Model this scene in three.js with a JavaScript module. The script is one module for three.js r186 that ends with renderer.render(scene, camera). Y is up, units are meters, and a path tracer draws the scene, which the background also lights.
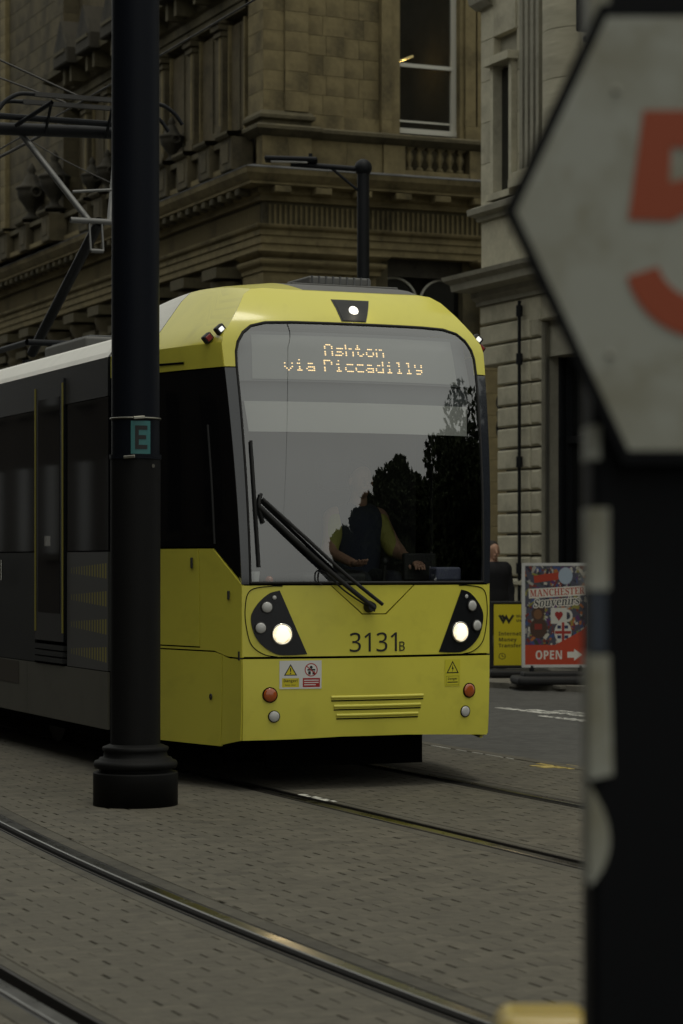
import * as THREE from 'three';
import { mergeGeometries, mergeVertices, toCreasedNormals } from 'three/addons/utils/BufferGeometryUtils.js';
import { RoundedBoxGeometry } from 'three/addons/geometries/RoundedBoxGeometry.js';
import { MarchingCubes } from 'three/addons/objects/MarchingCubes.js';
import { FontLoader } from 'three/addons/loaders/FontLoader.js';
import { TextGeometry } from 'three/addons/geometries/TextGeometry.js';

// ------------------------------------------------------------------ camera, sky, sun, exposure
const scene = new THREE.Scene();
const EYE = 1.57;
const camera = new THREE.PerspectiveCamera(2 * Math.atan(512 / 2418) * 180 / Math.PI, 683 / 1024, 0.1, 900);
camera.position.set(0, EYE, 0);
camera.lookAt(0, EYE, -10);
camera.setViewOffset(683, 1024, 0, -48, 683, 1024);          // rising front: level camera, verticals stay upright
camera.focus = 16.7;
camera.userData.fStop = 3.7;
camera.updateProjectionMatrix();

const renderer = new THREE.WebGLRenderer({ antialias: true });
renderer.setSize(683, 1024);
renderer.toneMapping = THREE.LinearToneMapping;
renderer.toneMappingExposure = 0.88;
renderer.shadowMap.enabled = true;

function rng(seed) { let s = seed >>> 0; return () => { s = (s + 0x6D2B79F5) >>> 0; let t = s; t = Math.imul(t ^ (t >>> 15), t | 1); t ^= t + Math.imul(t ^ (t >>> 7), t | 61); return ((t ^ (t >>> 14)) >>> 0) / 4294967296; }; }
function tileNoise(seed, cells) {                              // value noise that repeats every 1 unit
  const r = rng(seed), g = new Float32Array(cells * cells); for (let i = 0; i < g.length; i++) g[i] = r();
  return (x, y) => {
    x = (x - Math.floor(x)) * cells; y = (y - Math.floor(y)) * cells;
    const i = Math.floor(x), j = Math.floor(y); let a = x - i, b = y - j; a = a * a * (3 - 2 * a); b = b * b * (3 - 2 * b);
    const q = (m, n) => g[(n % cells) * cells + (m % cells)];
    return (q(i, j) * (1 - a) + q(i + 1, j) * a) * (1 - b) + (q(i, j + 1) * (1 - a) + q(i + 1, j + 1) * a) * b;
  };
}
function fbm(seed, cells, oct = 4) { const n = []; for (let k = 0; k < oct; k++) n.push(tileNoise(seed + k * 17, cells * 2 ** k)); return (x, y) => { let s = 0, w = 0.5, t = 0; for (const f of n) { s += w * f(x, y); t += w; w *= 0.55; } return s / t; }; }

{ // overcast sky: brighter overhead than at the horizon, with a little cloud structure
  const W = 512, Hh = 256, d = new Float32Array(W * Hh * 4), n = fbm(5, 6, 5);
  for (let j = 0; j < Hh; j++) for (let i = 0; i < W; i++) {
    const e = ((j + 0.5) / Hh - 0.5) * Math.PI, up = Math.max(0, Math.sin(e));
    let L = (0.62 + 0.38 * up) * (0.82 + 0.36 * n(i / W, j / Hh));
    if (e < 0) L *= 0.5;
    const k = (j * W + i) * 4; d[k] = L * 0.985; d[k + 1] = L * 1.0; d[k + 2] = L * 0.93; d[k + 3] = 1;
  }
  const t = new THREE.DataTexture(d, W, Hh, THREE.RGBAFormat, THREE.FloatType);
  t.mapping = THREE.EquirectangularReflectionMapping; t.magFilter = t.minFilter = THREE.LinearFilter; t.needsUpdate = true;
  scene.background = t; scene.environment = t;
}
const sun = new THREE.DirectionalLight(0xfff8e6, 0.7);
sun.position.set(5, 42, -9); sun.target.position.set(0, 0, -17); sun.castShadow = true; sun.shadow.radius = 24;
sun.shadow.mapSize.set(2048, 2048); Object.assign(sun.shadow.camera, { left: -35, right: 35, top: 35, bottom: -35, near: 1, far: 120 });
scene.add(sun, sun.target);

// ------------------------------------------------------------------ helpers
const TH = 23.3 * Math.PI / 180, CT = Math.cos(TH), ST = Math.sin(TH);      // the street runs 23.3 degrees off the view axis
const NOSE = [0.235, -16.62];
const street = (u, v, y = 0) => new THREE.Vector3(NOSE[0] + CT * u + ST * v, y, NOSE[1] - ST * u + CT * v);
const V3 = (x, y, z) => new THREE.Vector3(x, y, z);
const taken = {};
function numbered(n) { const k = taken[n] = (taken[n] ?? -1) + 1; return k ? n + '_' + String(k).padStart(3, '0') : n; }
function shade(o) { o.traverse(c => { if (c.isMesh) { c.castShadow = true; c.receiveShadow = true; } }); return o; }
function thing(name, label, category, pos = [0, 0, 0], turn = 0, group) {
  const o = new THREE.Group(); o.name = numbered(name); o.position.set(...pos); o.rotation.y = turn;
  o.userData = { label, category }; if (group) o.userData.group = group; scene.add(o); return o;
}
function structure(name, label, category, pos, turn) { const o = thing(name, label, category, pos, turn); o.userData.kind = 'structure'; return o; }
function part(name, geo, mat, parent, at, rot) {
  const list = Array.isArray(geo) ? geo.map(g => { const q = g.index ? g.toNonIndexed() : g; for (const k of Object.keys(q.attributes)) if (!['position', 'normal', 'uv'].includes(k)) q.deleteAttribute(k); if (!q.attributes.uv) q.setAttribute('uv', new THREE.BufferAttribute(new Float32Array(q.attributes.position.count * 2), 2)); return q; }) : null;
  const m = new THREE.Mesh(list ? mergeGeometries(list) : geo, mat); m.name = name; m.castShadow = m.receiveShadow = true;
  if (at) m.position.set(...at); if (rot) m.rotation.set(...rot); parent.add(m); return m;
}
function boxUV(g, ox = 0, oy = 0) {
  if (g.index) g = g.toNonIndexed();
  const p = g.attributes.position, n = g.attributes.normal, uv = new Float32Array(p.count * 2);
  for (let i = 0; i < p.count; i++) {
    const ax = Math.abs(n.getX(i)), ay = Math.abs(n.getY(i)), az = Math.abs(n.getZ(i)), x = p.getX(i), y = p.getY(i), z = p.getZ(i);
    const [a, b] = ay > ax && ay > az ? [x, z] : ax > az ? [z, y] : [x, y];
    uv[2 * i] = a + ox; uv[2 * i + 1] = b + oy;
  }
  g.setAttribute('uv', new THREE.BufferAttribute(uv, 2)); return g;
}
function bx(w, h, d, x = 0, y = 0, z = 0) { const g = new THREE.BoxGeometry(w, h, d); g.translate(x, y, z); return boxUV(g); }
function rbx(w, h, d, r, x = 0, y = 0, z = 0, seg = 2) { const g = new RoundedBoxGeometry(w, h, d, seg, r); g.translate(x, y, z); return boxUV(g); }
function cyl(r0, r1, h, x = 0, y = 0, z = 0, seg = 24) { const g = new THREE.CylinderGeometry(r1, r0, h, seg); g.translate(x, y, z); return g; }
function rod(a, b, r, seg = 10) { return new THREE.TubeGeometry(new THREE.LineCurve3(V3(...a), V3(...b)), 1, r, seg, false); }
function tube(pts, r, n = 40, seg = 8) { return new THREE.TubeGeometry(new THREE.CatmullRomCurve3(pts.map(p => V3(...p))), n, r, seg, false); }
function lathe(pts, seg = 24) { return new THREE.LatheGeometry(pts.map(p => new THREE.Vector2(...p)), seg); }
const chamfers = {};
function block(w, h, d, c = 0.012, seed = 0) {               // stone block, chamfered, centred, thickness along z
  const key = [w, h, d, c, seed].map(x => x.toFixed(3)).join();
  if (chamfers[key]) return chamfers[key];
  const s = new THREE.Shape(); const a = w / 2 - c, b = h / 2 - c; s.moveTo(-a, -b); s.lineTo(a, -b); s.lineTo(a, b); s.lineTo(-a, b); s.closePath();
  const g = new THREE.ExtrudeGeometry(s, { depth: d - 2 * c, bevelEnabled: true, bevelSize: c, bevelThickness: c, bevelSegments: 1, steps: 1 });
  g.translate(0, 0, -d / 2 + c); const r = rng(seed * 77 + 5);
  return chamfers[key] = boxUV(g, r() * 7, r() * 7);
}
function sweep(path, profile, closed = false) {              // path: [x, z, outwardX, outwardZ]; profile: [out, y] going round the moulding
  const pos = [], ring = path.map(([x, z, ox, oz]) => profile.map(([p, y]) => [x + ox * p, y, z + oz * p]));
  const quad = (a, b, c, d) => pos.push(...a, ...b, ...c, ...a, ...c, ...d);
  for (let i = 0; i + 1 < ring.length; i++) for (let j = 0; j + 1 < profile.length; j++) quad(ring[i][j], ring[i + 1][j], ring[i + 1][j + 1], ring[i][j + 1]);
  const g = new THREE.BufferGeometry(); g.setAttribute('position', new THREE.Float32BufferAttribute(pos, 3)); g.computeVertexNormals();
  return boxUV(g);
}
// a panel that follows a curved surface: outline in (a, b), map(a, b, off) -> [x, y, z]
function clipCell(poly, x0, x1, y0, y1) {
  const cut = (pts, f, g) => { const out = []; for (let i = 0; i < pts.length; i++) { const p = pts[i], q = pts[(i + 1) % pts.length], a = f(p), b = f(q); if (a >= 0) out.push(p); if ((a >= 0) !== (b >= 0)) { const t = a / (a - b); out.push([p[0] + (q[0] - p[0]) * t, p[1] + (q[1] - p[1]) * t]); } } return out; };
  let r = poly; for (const f of [p => p[0] - x0, p => x1 - p[0], p => p[1] - y0, p => y1 - p[1]]) { r = cut(r, f); if (r.length < 3) return []; }
  return r;
}
function panel(poly, map, thick = 0.012, cell = 0.12, unitUV = false) {
  const xs = poly.map(p => p[0]), ys = poly.map(p => p[1]), X0 = Math.min(...xs), X1 = Math.max(...xs), Y0 = Math.min(...ys), Y1 = Math.max(...ys);
  const pos = [], nor = [], uv = [], e = 1e-3;
  const P = (a, b, o = 0) => V3(...map(a, b, o));
  const N = (a, b) => { const t = P(a + e, b).sub(P(a - e, b)), s = P(a, b + e).sub(P(a, b - e)); const n = t.cross(s).normalize(); if (n.dot(P(a, b, 0.01).sub(P(a, b, 0))) < 0) n.negate(); return n; };
  const put = (p, n, a, b) => { pos.push(p.x, p.y, p.z); nor.push(n.x, n.y, n.z); unitUV ? uv.push((a - X0) / (X1 - X0), (b - Y0) / (Y1 - Y0)) : uv.push(a, b); };
  const nx = Math.max(1, Math.ceil((X1 - X0) / cell)), ny = Math.max(1, Math.ceil((Y1 - Y0) / cell));
  for (let i = 0; i < nx; i++) for (let j = 0; j < ny; j++) {
    const c = clipCell(poly, X0 + (X1 - X0) * i / nx, X0 + (X1 - X0) * (i + 1) / nx, Y0 + (Y1 - Y0) * j / ny, Y0 + (Y1 - Y0) * (j + 1) / ny); if (c.length < 3) continue;
    const v2 = c.map(p => new THREE.Vector2(...p)); const f = THREE.ShapeUtils.triangulateShape(v2, []);
    for (let [a, b, d] of f) {
      const A = P(...c[a]), B = P(...c[b]), D = P(...c[d]), n = N(...c[a]);
      const area = B.clone().sub(A).cross(D.clone().sub(A)); if (area.length() < 1e-10) continue;
      if (area.dot(n) < 0) [b, d] = [d, b];
      for (const k of [a, b, d]) put(P(...c[k]), N(...c[k]), ...c[k]);
    }
  }
  let area2 = 0; poly.forEach((p, i) => { const q = poly[(i + 1) % poly.length]; area2 += p[0] * q[1] - q[0] * p[1]; });
  if (thick > 0) poly.forEach((p, i) => {
    const q = poly[(i + 1) % poly.length], len = Math.hypot(q[0] - p[0], q[1] - p[1]), m = Math.max(1, Math.ceil(len / cell));
    const cx = (X0 + X1) / 2, cy = (Y0 + Y1) / 2;
    for (let k = 0; k < m; k++) {
      const a = [p[0] + (q[0] - p[0]) * k / m, p[1] + (q[1] - p[1]) * k / m], b = [p[0] + (q[0] - p[0]) * (k + 1) / m, p[1] + (q[1] - p[1]) * (k + 1) / m];
      const A = P(...a), B = P(...b), C = P(...b, -thick), D = P(...a, -thick);
      const sgn = area2 > 0 ? 1 : -1, out = P(a[0] + (b[1] - a[1]) * sgn, a[1] - (b[0] - a[0]) * sgn).sub(A);
      const n = B.clone().sub(A).cross(C.clone().sub(A)).normalize(); const tri = n.dot(out) < 0 ? [A, C, B, A, D, C] : [A, B, C, A, C, D]; if (n.dot(out) < 0) n.negate();
      for (const t of tri) put(t, n, ...a);
    }
  });
  const g = new THREE.BufferGeometry(); g.setAttribute('position', new THREE.Float32BufferAttribute(pos, 3)); g.setAttribute('normal', new THREE.Float32BufferAttribute(nor, 3)); g.setAttribute('uv', new THREE.Float32BufferAttribute(uv, 2)); return g;
}
const mirror = poly => poly.map(([a, b]) => [-a, b]);

// ------------------------------------------------------------------ textures and materials
function dataTex(size, fn, repeat, srgb = false) {
  const d = new Uint8Array(size * size * 4);
  for (let j = 0; j < size; j++) for (let i = 0; i < size; i++) { const c = fn(i / size, j / size), k = (j * size + i) * 4; for (let q = 0; q < 3; q++) d[k + q] = Math.max(0, Math.min(255, 255 * (c.length ? c[q] : c))); d[k + 3] = 255; }
  const t = new THREE.DataTexture(d, size, size, THREE.RGBAFormat); t.wrapS = t.wrapT = THREE.RepeatWrapping; t.magFilter = t.minFilter = THREE.LinearFilter; t.repeat.set(repeat, repeat); if (srgb) t.colorSpace = THREE.SRGBColorSpace; t.needsUpdate = true; return t;
}
function canvasTex(w, h, draw) { const c = document.createElement('canvas'); c.width = w; c.height = h; draw(c.getContext('2d'), w, h); const t = new THREE.CanvasTexture(c); t.colorSpace = THREE.SRGBColorSpace; t.magFilter = THREE.LinearFilter; return t; }
const n1 = fbm(11, 4, 6), n2 = fbm(23, 12, 5), n3 = fbm(37, 40, 3), n4 = fbm(51, 3, 4), nStreak = fbm(71, 24, 3);
const stoneMap = dataTex(512, (x, y) => { const soot = Math.max(0, n1(x, y) - 0.5) * 1.5, run = Math.max(0, nStreak(x + 0.02 * n2(x, y), 0.12 * Math.sin(6.2832 * y)) - 0.55) * 1.3; const g = 0.92 + 0.3 * (n2(x, y) - 0.5) + 0.25 * (n3(x, y) - 0.5) - soot - run * 0.5; return [g, g * 0.985, g * 0.95]; }, 0.4);
const stoneBump = dataTex(512, (x, y) => 0.5 + 0.5 * (n3(x, y) - 0.5) + 0.6 * (n2(x, y) - 0.5), 0.6);
const paleMap = dataTex(512, (x, y) => { const g = 0.9 + 0.22 * (n2(x, y) - 0.5) + 0.2 * (n3(x, y) - 0.5) - Math.max(0, n1(x, y) - 0.55) * 1.0; return [g, g * 0.99, g * 0.97]; }, 0.4);
const settMap = dataTex(512, (x, y) => { const g = 0.82 + 0.45 * (n3(x, y) - 0.5) + 0.35 * (n2(x, y) - 0.5) + 0.3 * (n4(x, y) - 0.5) - Math.max(0, n1(x, y) - 0.6) * 1.2; return [g, g * 0.99, g * 0.96]; }, 0.35);
const settBump = dataTex(512, (x, y) => 0.5 + 0.9 * (n3(x, y) - 0.5), 1.2);
const roadMap = dataTex(512, (x, y) => { const g = 0.8 + 0.6 * (n3(x, y) - 0.5) + 0.4 * (n1(x, y) - 0.5); return [g, g, g]; }, 0.3);
const dirtMap = dataTex(512, (x, y) => { const d = Math.max(0, n1(x, y) - 0.5) * 0.3 + Math.max(0, n2(x, y) - 0.58) * 0.35; const g = 0.98 - d; return [g, g * 0.99, g * 0.97]; }, 0.5);
const grimeMap = dataTex(512, (x, y) => { const d = Math.max(0, n1(x, y) - 0.46) * 1.1 + Math.max(0, n2(x, y) - 0.55) * 0.8; return [0.98 - d * 0.8, 0.98 - d * 0.9, 0.97 - d * 1.15]; }, 2.2);
const smearMap = dataTex(512, (x, y) => 0.55 + 0.6 * (n1(x, y) - 0.5) + 0.35 * (n2(x, y) - 0.5), 0.4);
const metalBump = dataTex(256, (x, y) => 0.5 + 0.8 * (n2(x, y) - 0.5), 1);
const col = (r, g, b) => new THREE.Color().setRGB(r, g, b);
const std = (c, roughness = 0.7, o = {}) => new THREE.MeshStandardMaterial({ color: col(...c), roughness, ...o });
const phys = (c, roughness, o = {}) => new THREE.MeshPhysicalMaterial({ color: col(...c), roughness, ...o });
const paleStone = c => std(c, 0.92, { map: paleMap, bumpMap: stoneBump, bumpScale: 0.005 });
const stoneMat = c => std(c, 0.92, { map: stoneMap, bumpMap: stoneBump, bumpScale: 0.006 });
const lampMap = canvasTex(128, 128, (c, w, h) => { c.fillStyle = '#fff'; c.fillRect(0, 0, w, h); const r = rng(2); for (let i = 0; i < 40; i++) { c.fillStyle = ['#fff8e0', '#c8a860', '#6a5a38'][Math.floor(r() * 3)]; c.fillRect(r() * w, h * (.55 + .4 * r()), 4 + r() * 14, 3 + r() * 5); } });
const SETT = [[.108, .098, .074], [.1055, .096, .0725], [.1105, .100, .0755], [.104, .094, .071]];
const M = {
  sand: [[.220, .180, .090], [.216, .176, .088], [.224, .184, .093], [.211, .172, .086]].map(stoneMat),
  sandDark: stoneMat([.100, .086, .048]), soot: stoneMat([.045, .040, .028]), panelBrown: stoneMat([.105, .085, .046]),  // soot: real grime on hoods and urns; also stands for shade in recesses
  port: [[.54, .51, .39], [.52, .49, .375], [.56, .53, .405], [.50, .47, .36]].map(paleStone), portDark: paleStone([.34, .325, .26]),
  lead: std([.12, .125, .13], .6, { map: stoneMap }),
  brick: stoneMat([.045, .036, .028]),
  sett: SETT.map(c => std(c, .85, { map: settMap, bumpMap: settBump, bumpScale: .003 })),
  settAll: std([1, 1, 1], .85, { map: settMap, bumpMap: settBump, bumpScale: .003, vertexColors: true }),
  bed: std([.030, .027, .022], .95, { map: roadMap }), concrete: std([.085, .078, .060], .88, { map: settMap, bumpMap: settBump, bumpScale: .002 }),
  road: std([.080, .078, .070], .9, { map: roadMap, bumpMap: settBump, bumpScale: .004 }), slab: [[.19, .18, .15], [.17, .16, .135], [.205, .19, .16]].map(c => std(c, .88, { map: settMap })),
  steel: std([.17, .165, .15], .5, { metalness: 1, roughnessMap: smearMap }), railDark: std([.05, .045, .04], .6, { metalness: .6 }), groove: std([.012, .011, .01], .9), bitumen: std([.018, .018, .018], .6),
  white: std([.72, .72, .68], .6), paintW: std([.62, .61, .55], .8, { map: roadMap }), paintY: std([.55, .42, .12], .8, { map: roadMap }),
  yellow: phys([.735, .68, .080], .42, { map: dirtMap, clearcoat: .55, clearcoatRoughness: .12 }),
  tramBlack: phys([.010, .011, .013], .25, {}), tintGlass: phys([.006, .006, .007], .04, { specularIntensity: .45 }),
  pillar: phys([.022, .025, .032], .16, { clearcoat: 1, clearcoatRoughness: .04 }),
  charcoal: phys([.030, .031, .032], .55, { map: dirtMap, specularIntensity: .5 }), skirtGrey: phys([.12, .117, .10], .6, { map: dirtMap, specularIntensity: .5 }),
  roofWhite: phys([.72, .72, .68], .5, { map: dirtMap }), roofGrey: std([.12, .12, .115], .7, { map: dirtMap }),
  rubber: std([.012, .012, .012], .75), under: phys([.004, .004, .004], .95, { specularIntensity: .1 }), plastic: std([.02, .02, .022], .5), darkTrim: std([.018, .018, .018], .6),
  glass: phys([.80, .82, .82], 0, { transmission: 1, thickness: 0, ior: 2.5 }),
  lens: phys([.9, .9, .88], .08, { transmission: .6, thickness: 0 }), lensGrey: phys([.5, .5, .48], .25, { clearcoat: 1 }), orange: phys([.40, .085, .012], .25, { clearcoat: 1 }), red: phys([.30, .02, .015], .3, { clearcoat: 1 }),
  chrome: std([.75, .73, .68], .15, { metalness: 1 }),
  headlamp: std([1, .93, .75], .3, { emissive: col(1, .88, .62), emissiveIntensity: 1.3, emissiveMap: lampMap }), toplamp: std([1, .98, .9], .3, { emissive: col(1, .96, .86), emissiveIntensity: 1.3 }), sidelamp: std([1, 1, 1], .3, { emissive: col(1, 1, 1), emissiveIntensity: .8 }),
  poleDark: phys([.0055, .007, .011], .5, { specularIntensity: .2, bumpMap: metalBump, bumpScale: .002 }), poleSleeve: phys([.008, .008, .008], .6, { specularIntensity: .25, bumpMap: metalBump, bumpScale: .003 }),
  postBlack: phys([.0055, .006, .007], .65, { specularIntensity: .2 }), clampM: std([.30, .29, .25], .4, { metalness: 1 }),
  sootyShadeSand: [[.105, .088, .050], [.096, .081, .046], [.115, .096, .054]].map(stoneMat), greyMetal: std([.16, .16, .155], .5, { metalness: .6 }),  // left facade sand: soot, plus the shade of that street side in the tone
  darkMetal: phys([.010, .011, .013], .55, { specularIntensity: .4 }), copper: std([.05, .048, .045], .5, { metalness: .5 }),
  signWhiteShaded: std([.33, .335, .29], .6, { map: grimeMap }), signRed: std([.30, .048, .009], .55), teal: std([.035, .15, .15], .5), ink: std([.010, .010, .010], .6),  // sign white darkened to carry shade from behind the camera; map adds grime
  winGlass: phys([.012, .013, .013], .05, {}), pane: phys([.55, .57, .56], .02, { transmission: 1, thickness: 0, ior: 1.6 }), frameW: std([.55, .54, .47], .6), room: std([.05, .047, .042], .9), blind: std([.33, .31, .24], .9),
  bollardY: phys([.42, .30, .05], .4, { clearcoat: .5 }), skin: std([.42, .24, .16], .6), coat: std([.008, .008, .010], .95), trousers: std([.02, .022, .03], .9), hair: std([.02, .015, .01], .8), hivis: std([.36, .35, .08], .8), shirt: std([.03, .035, .06], .9),
  bark: std([.09, .075, .06], .95), leaf: std([.040, .055, .016], .8),
};

// ------------------------------------------------------------------ ground, track, road, pavement
{
  const g = new THREE.PlaneGeometry(700, 700); g.rotateX(-Math.PI / 2); boxUV(g);
  const o = structure('ground', 'dark bedding that the street surfaces lie on, reaching the horizon', 'ground', [0, -0.06, 0]);
  part('ground_sheet', boxUV(g), M.bed, o);
}
// near track, gently curved: street coordinates of its two rails as functions of v
const toUV = (x, z) => [(x - NOSE[0]) * CT - (z - NOSE[1]) * ST, (x - NOSE[0]) * ST + (z - NOSE[1]) * CT];
const curveOf = pts => { const p = pts.map(q => toUV(...q)); return v => { let s = 0; for (let i = 0; i < p.length; i++) { let w = 1; for (let j = 0; j < p.length; j++) if (j !== i) w *= (v - p[j][1]) / (p[i][1] - p[j][1]); s += w * p[i][0]; } return s; }; };
const nearA = curveOf([[-2.062, -14.6], [-.832, -11.33], [.505, -8.216]]), nearSlope = v => (nearA(v + .01) - nearA(v - .01)) / .02;
const clampV = v => Math.max(-7, Math.min(10, v));
const railNear = v => { const c = clampV(v); return nearA(c) + nearSlope(c) * (v - c); };
const railNearest = v => railNear(v) - 1.31;
const RAILS = [v => .7525, v => -.7525, railNear, railNearest];
const trackInner = [-1, 1, -1, 1];
{
  const names = ['right hand running rail of the track under the yellow tram', 'left hand running rail of the track under the yellow tram, passing beside the pole', 'long curving rail crossing the foreground from left edge to bottom', 'short stretch of rail in the bottom left corner'];
  RAILS.forEach((fn, k) => {
    const o = thing('tram_rail', names[k], 'rail', [NOSE[0], 0, NOSE[1]], TH);
    const s = trackInner[k], path = []; for (let v = 14; v >= -45; v -= v > -10 ? .5 : 2) { const du = (fn(v + .05) - fn(v - .05)) / .1, L = Math.hypot(1, du); path.push([fn(v), v, s / L, -s * du / L]); }
    part('rail_head', sweep(path, [[-.046, .003], [-.040, .0045], [.016, .0045], [.022, .001]]), M.steel, o); part('rail_web', sweep(path, [[-.052, -.05], [-.052, .000], [-.046, .003]]), M.railDark, o); part('rail_gauge_face', sweep(path, [[.022, .001], [.030, -.012], [.030, -.05]]), M.groove, o);
    part('flangeway', sweep(path, [[.028, -.048], [.090, -.048]]), M.groove, o);
    part('keeper', sweep(path, [[.088, -.05], [.088, .001], [.097, .001], [.099, -.05]]), M.railDark, o);
    part('rail_sealant', [sweep(path, [[-.070, -.004], [-.049, -.004]]), sweep(path, [[.098, -.004], [.112, -.004]])], M.bitumen, o);
    part('concrete_edging', [sweep(path, [[-.160, -.06], [-.160, -.001], [-.070, -.001], [-.070, -.06]]), sweep(path, [[.112, -.06], [.112, -.001], [.17, -.001], [.17, -.06]])], M.concrete, o);
  });
  // paving blocks, 200 x 100 mm, laid across the street in stretcher bond and cut at the rails
  const o = structure('paved_trackbed', 'brown grey block paving between and beside the tram rails', 'paving', [NOSE[0], 0, NOSE[1]], TH);
  const r = rng(9), near = [], rest = [], J = .007, C = .002;
  const cuts = RAILS.map((fn, k) => v => { const c = fn(v), s = trackInner[k]; return [c + Math.min(-.163 * s, .173 * s), c + Math.max(-.163 * s, .173 * s)]; });
  for (let row = -110; row < 130; row++) {
    const v = row * .1 + .05;
    for (let k = -46; k < 10; k++) {
      let a = k * .2 + (row & 1 ? .1 : 0) + (r() - .5) * .012, b = a + .2; const w = street((a + b) / 2, v), d = -w.z, px = w.x / d, tone = r(), sink = r();
      if (d < 6.4 || d > 27 || px < -.141 - .9 / d || px > .141 + .9 / d || a > 1.98) continue;
      b = Math.min(b, 2.0);
      let list = [[a, b]];
      for (const c of cuts) { const [p, q] = c(v); list = list.flatMap(([x, y]) => y <= p || x >= q ? [[x, y]] : [[x, p], [q, y]].filter(([m, n]) => n - m > .015)); }
      for (const [x, y] of list) {
        const whole = y - x > .185, dy = -.0003 * sink;
        const inFrame = whole && Math.abs(px) < .139 && d > 8.25 && d < 20;
        (inFrame ? near : rest).push({ x: (x + y) / 2, w: y - x, v, tone, dy, d, sink: x < railNear(v) && x > railNearest(v) ? sink * .4 : sink });
      }
    }
  }
  near.sort((p, q) => p.d - q.d); rest.push(...near.splice(300));
  const top = (w, l, jj = 0) => { const J = .002 + .009 * jj; const a = w / 2 - J / 2, b = l / 2 - .0004, c = C, pos = []; const T = [[-a + c, 0, -b], [a - c, 0, -b], [a - c, 0, b], [-a + c, 0, b]], Bm = [[-a, -.06, -b], [a, -.06, -b], [a, -.06, b], [-a, -.06, b]], Mi = [[-a, -.005, -b], [a, -.005, -b], [a, -.005, b], [-a, -.005, b]];
    const q = (p, s, t, u) => pos.push(...p, ...u, ...t, ...p, ...t, ...s); q(T[0], T[1], T[2], T[3]); for (let i = 0; i < 4; i++) { const j = (i + 1) % 4; q(T[j], T[i], Mi[i], Mi[j]); q(Mi[j], Mi[i], Bm[i], Bm[j]); }
    const g = new THREE.BufferGeometry(); g.setAttribute('position', new THREE.Float32BufferAttribute(pos, 3)); g.computeVertexNormals(); return g; };
  const shapes = [0, 1, 2, 3, 4, 5, 6, 7].map(i => boxUV(top(.2, .1, (i / 7) ** 3), i * .37, i * .23)); o.updateMatrixWorld(true);
  near.forEach((p, i) => part('paving_block', shapes[Math.floor(p.sink * 7.99)], M.sett[Math.floor(p.tone * 4)], o, [p.x, p.dy, p.v], [(p.tone - .5) * .0012, 0, ((p.tone * 7) % 1 - .5) * .003]));
  const gs = rest.map((p, i) => { const g = boxUV(top(p.w, .1, p.sink ** 3), i * .37 % 5, i * .23 % 5); g.translate(p.x, p.dy, p.v); const c = SETT[Math.floor(p.tone * 4)], n = g.attributes.position.count, a = new Float32Array(n * 3); for (let q = 0; q < n; q++) a.set(c, q * 3); g.setAttribute('color', new THREE.BufferAttribute(a, 3)); return g; });
  const m = new THREE.Mesh(mergeGeometries(gs), M.settAll); m.name = 'paving_block_field'; m.castShadow = m.receiveShadow = true; m.userData.kind = 'stuff'; o.add(m);
}
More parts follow.
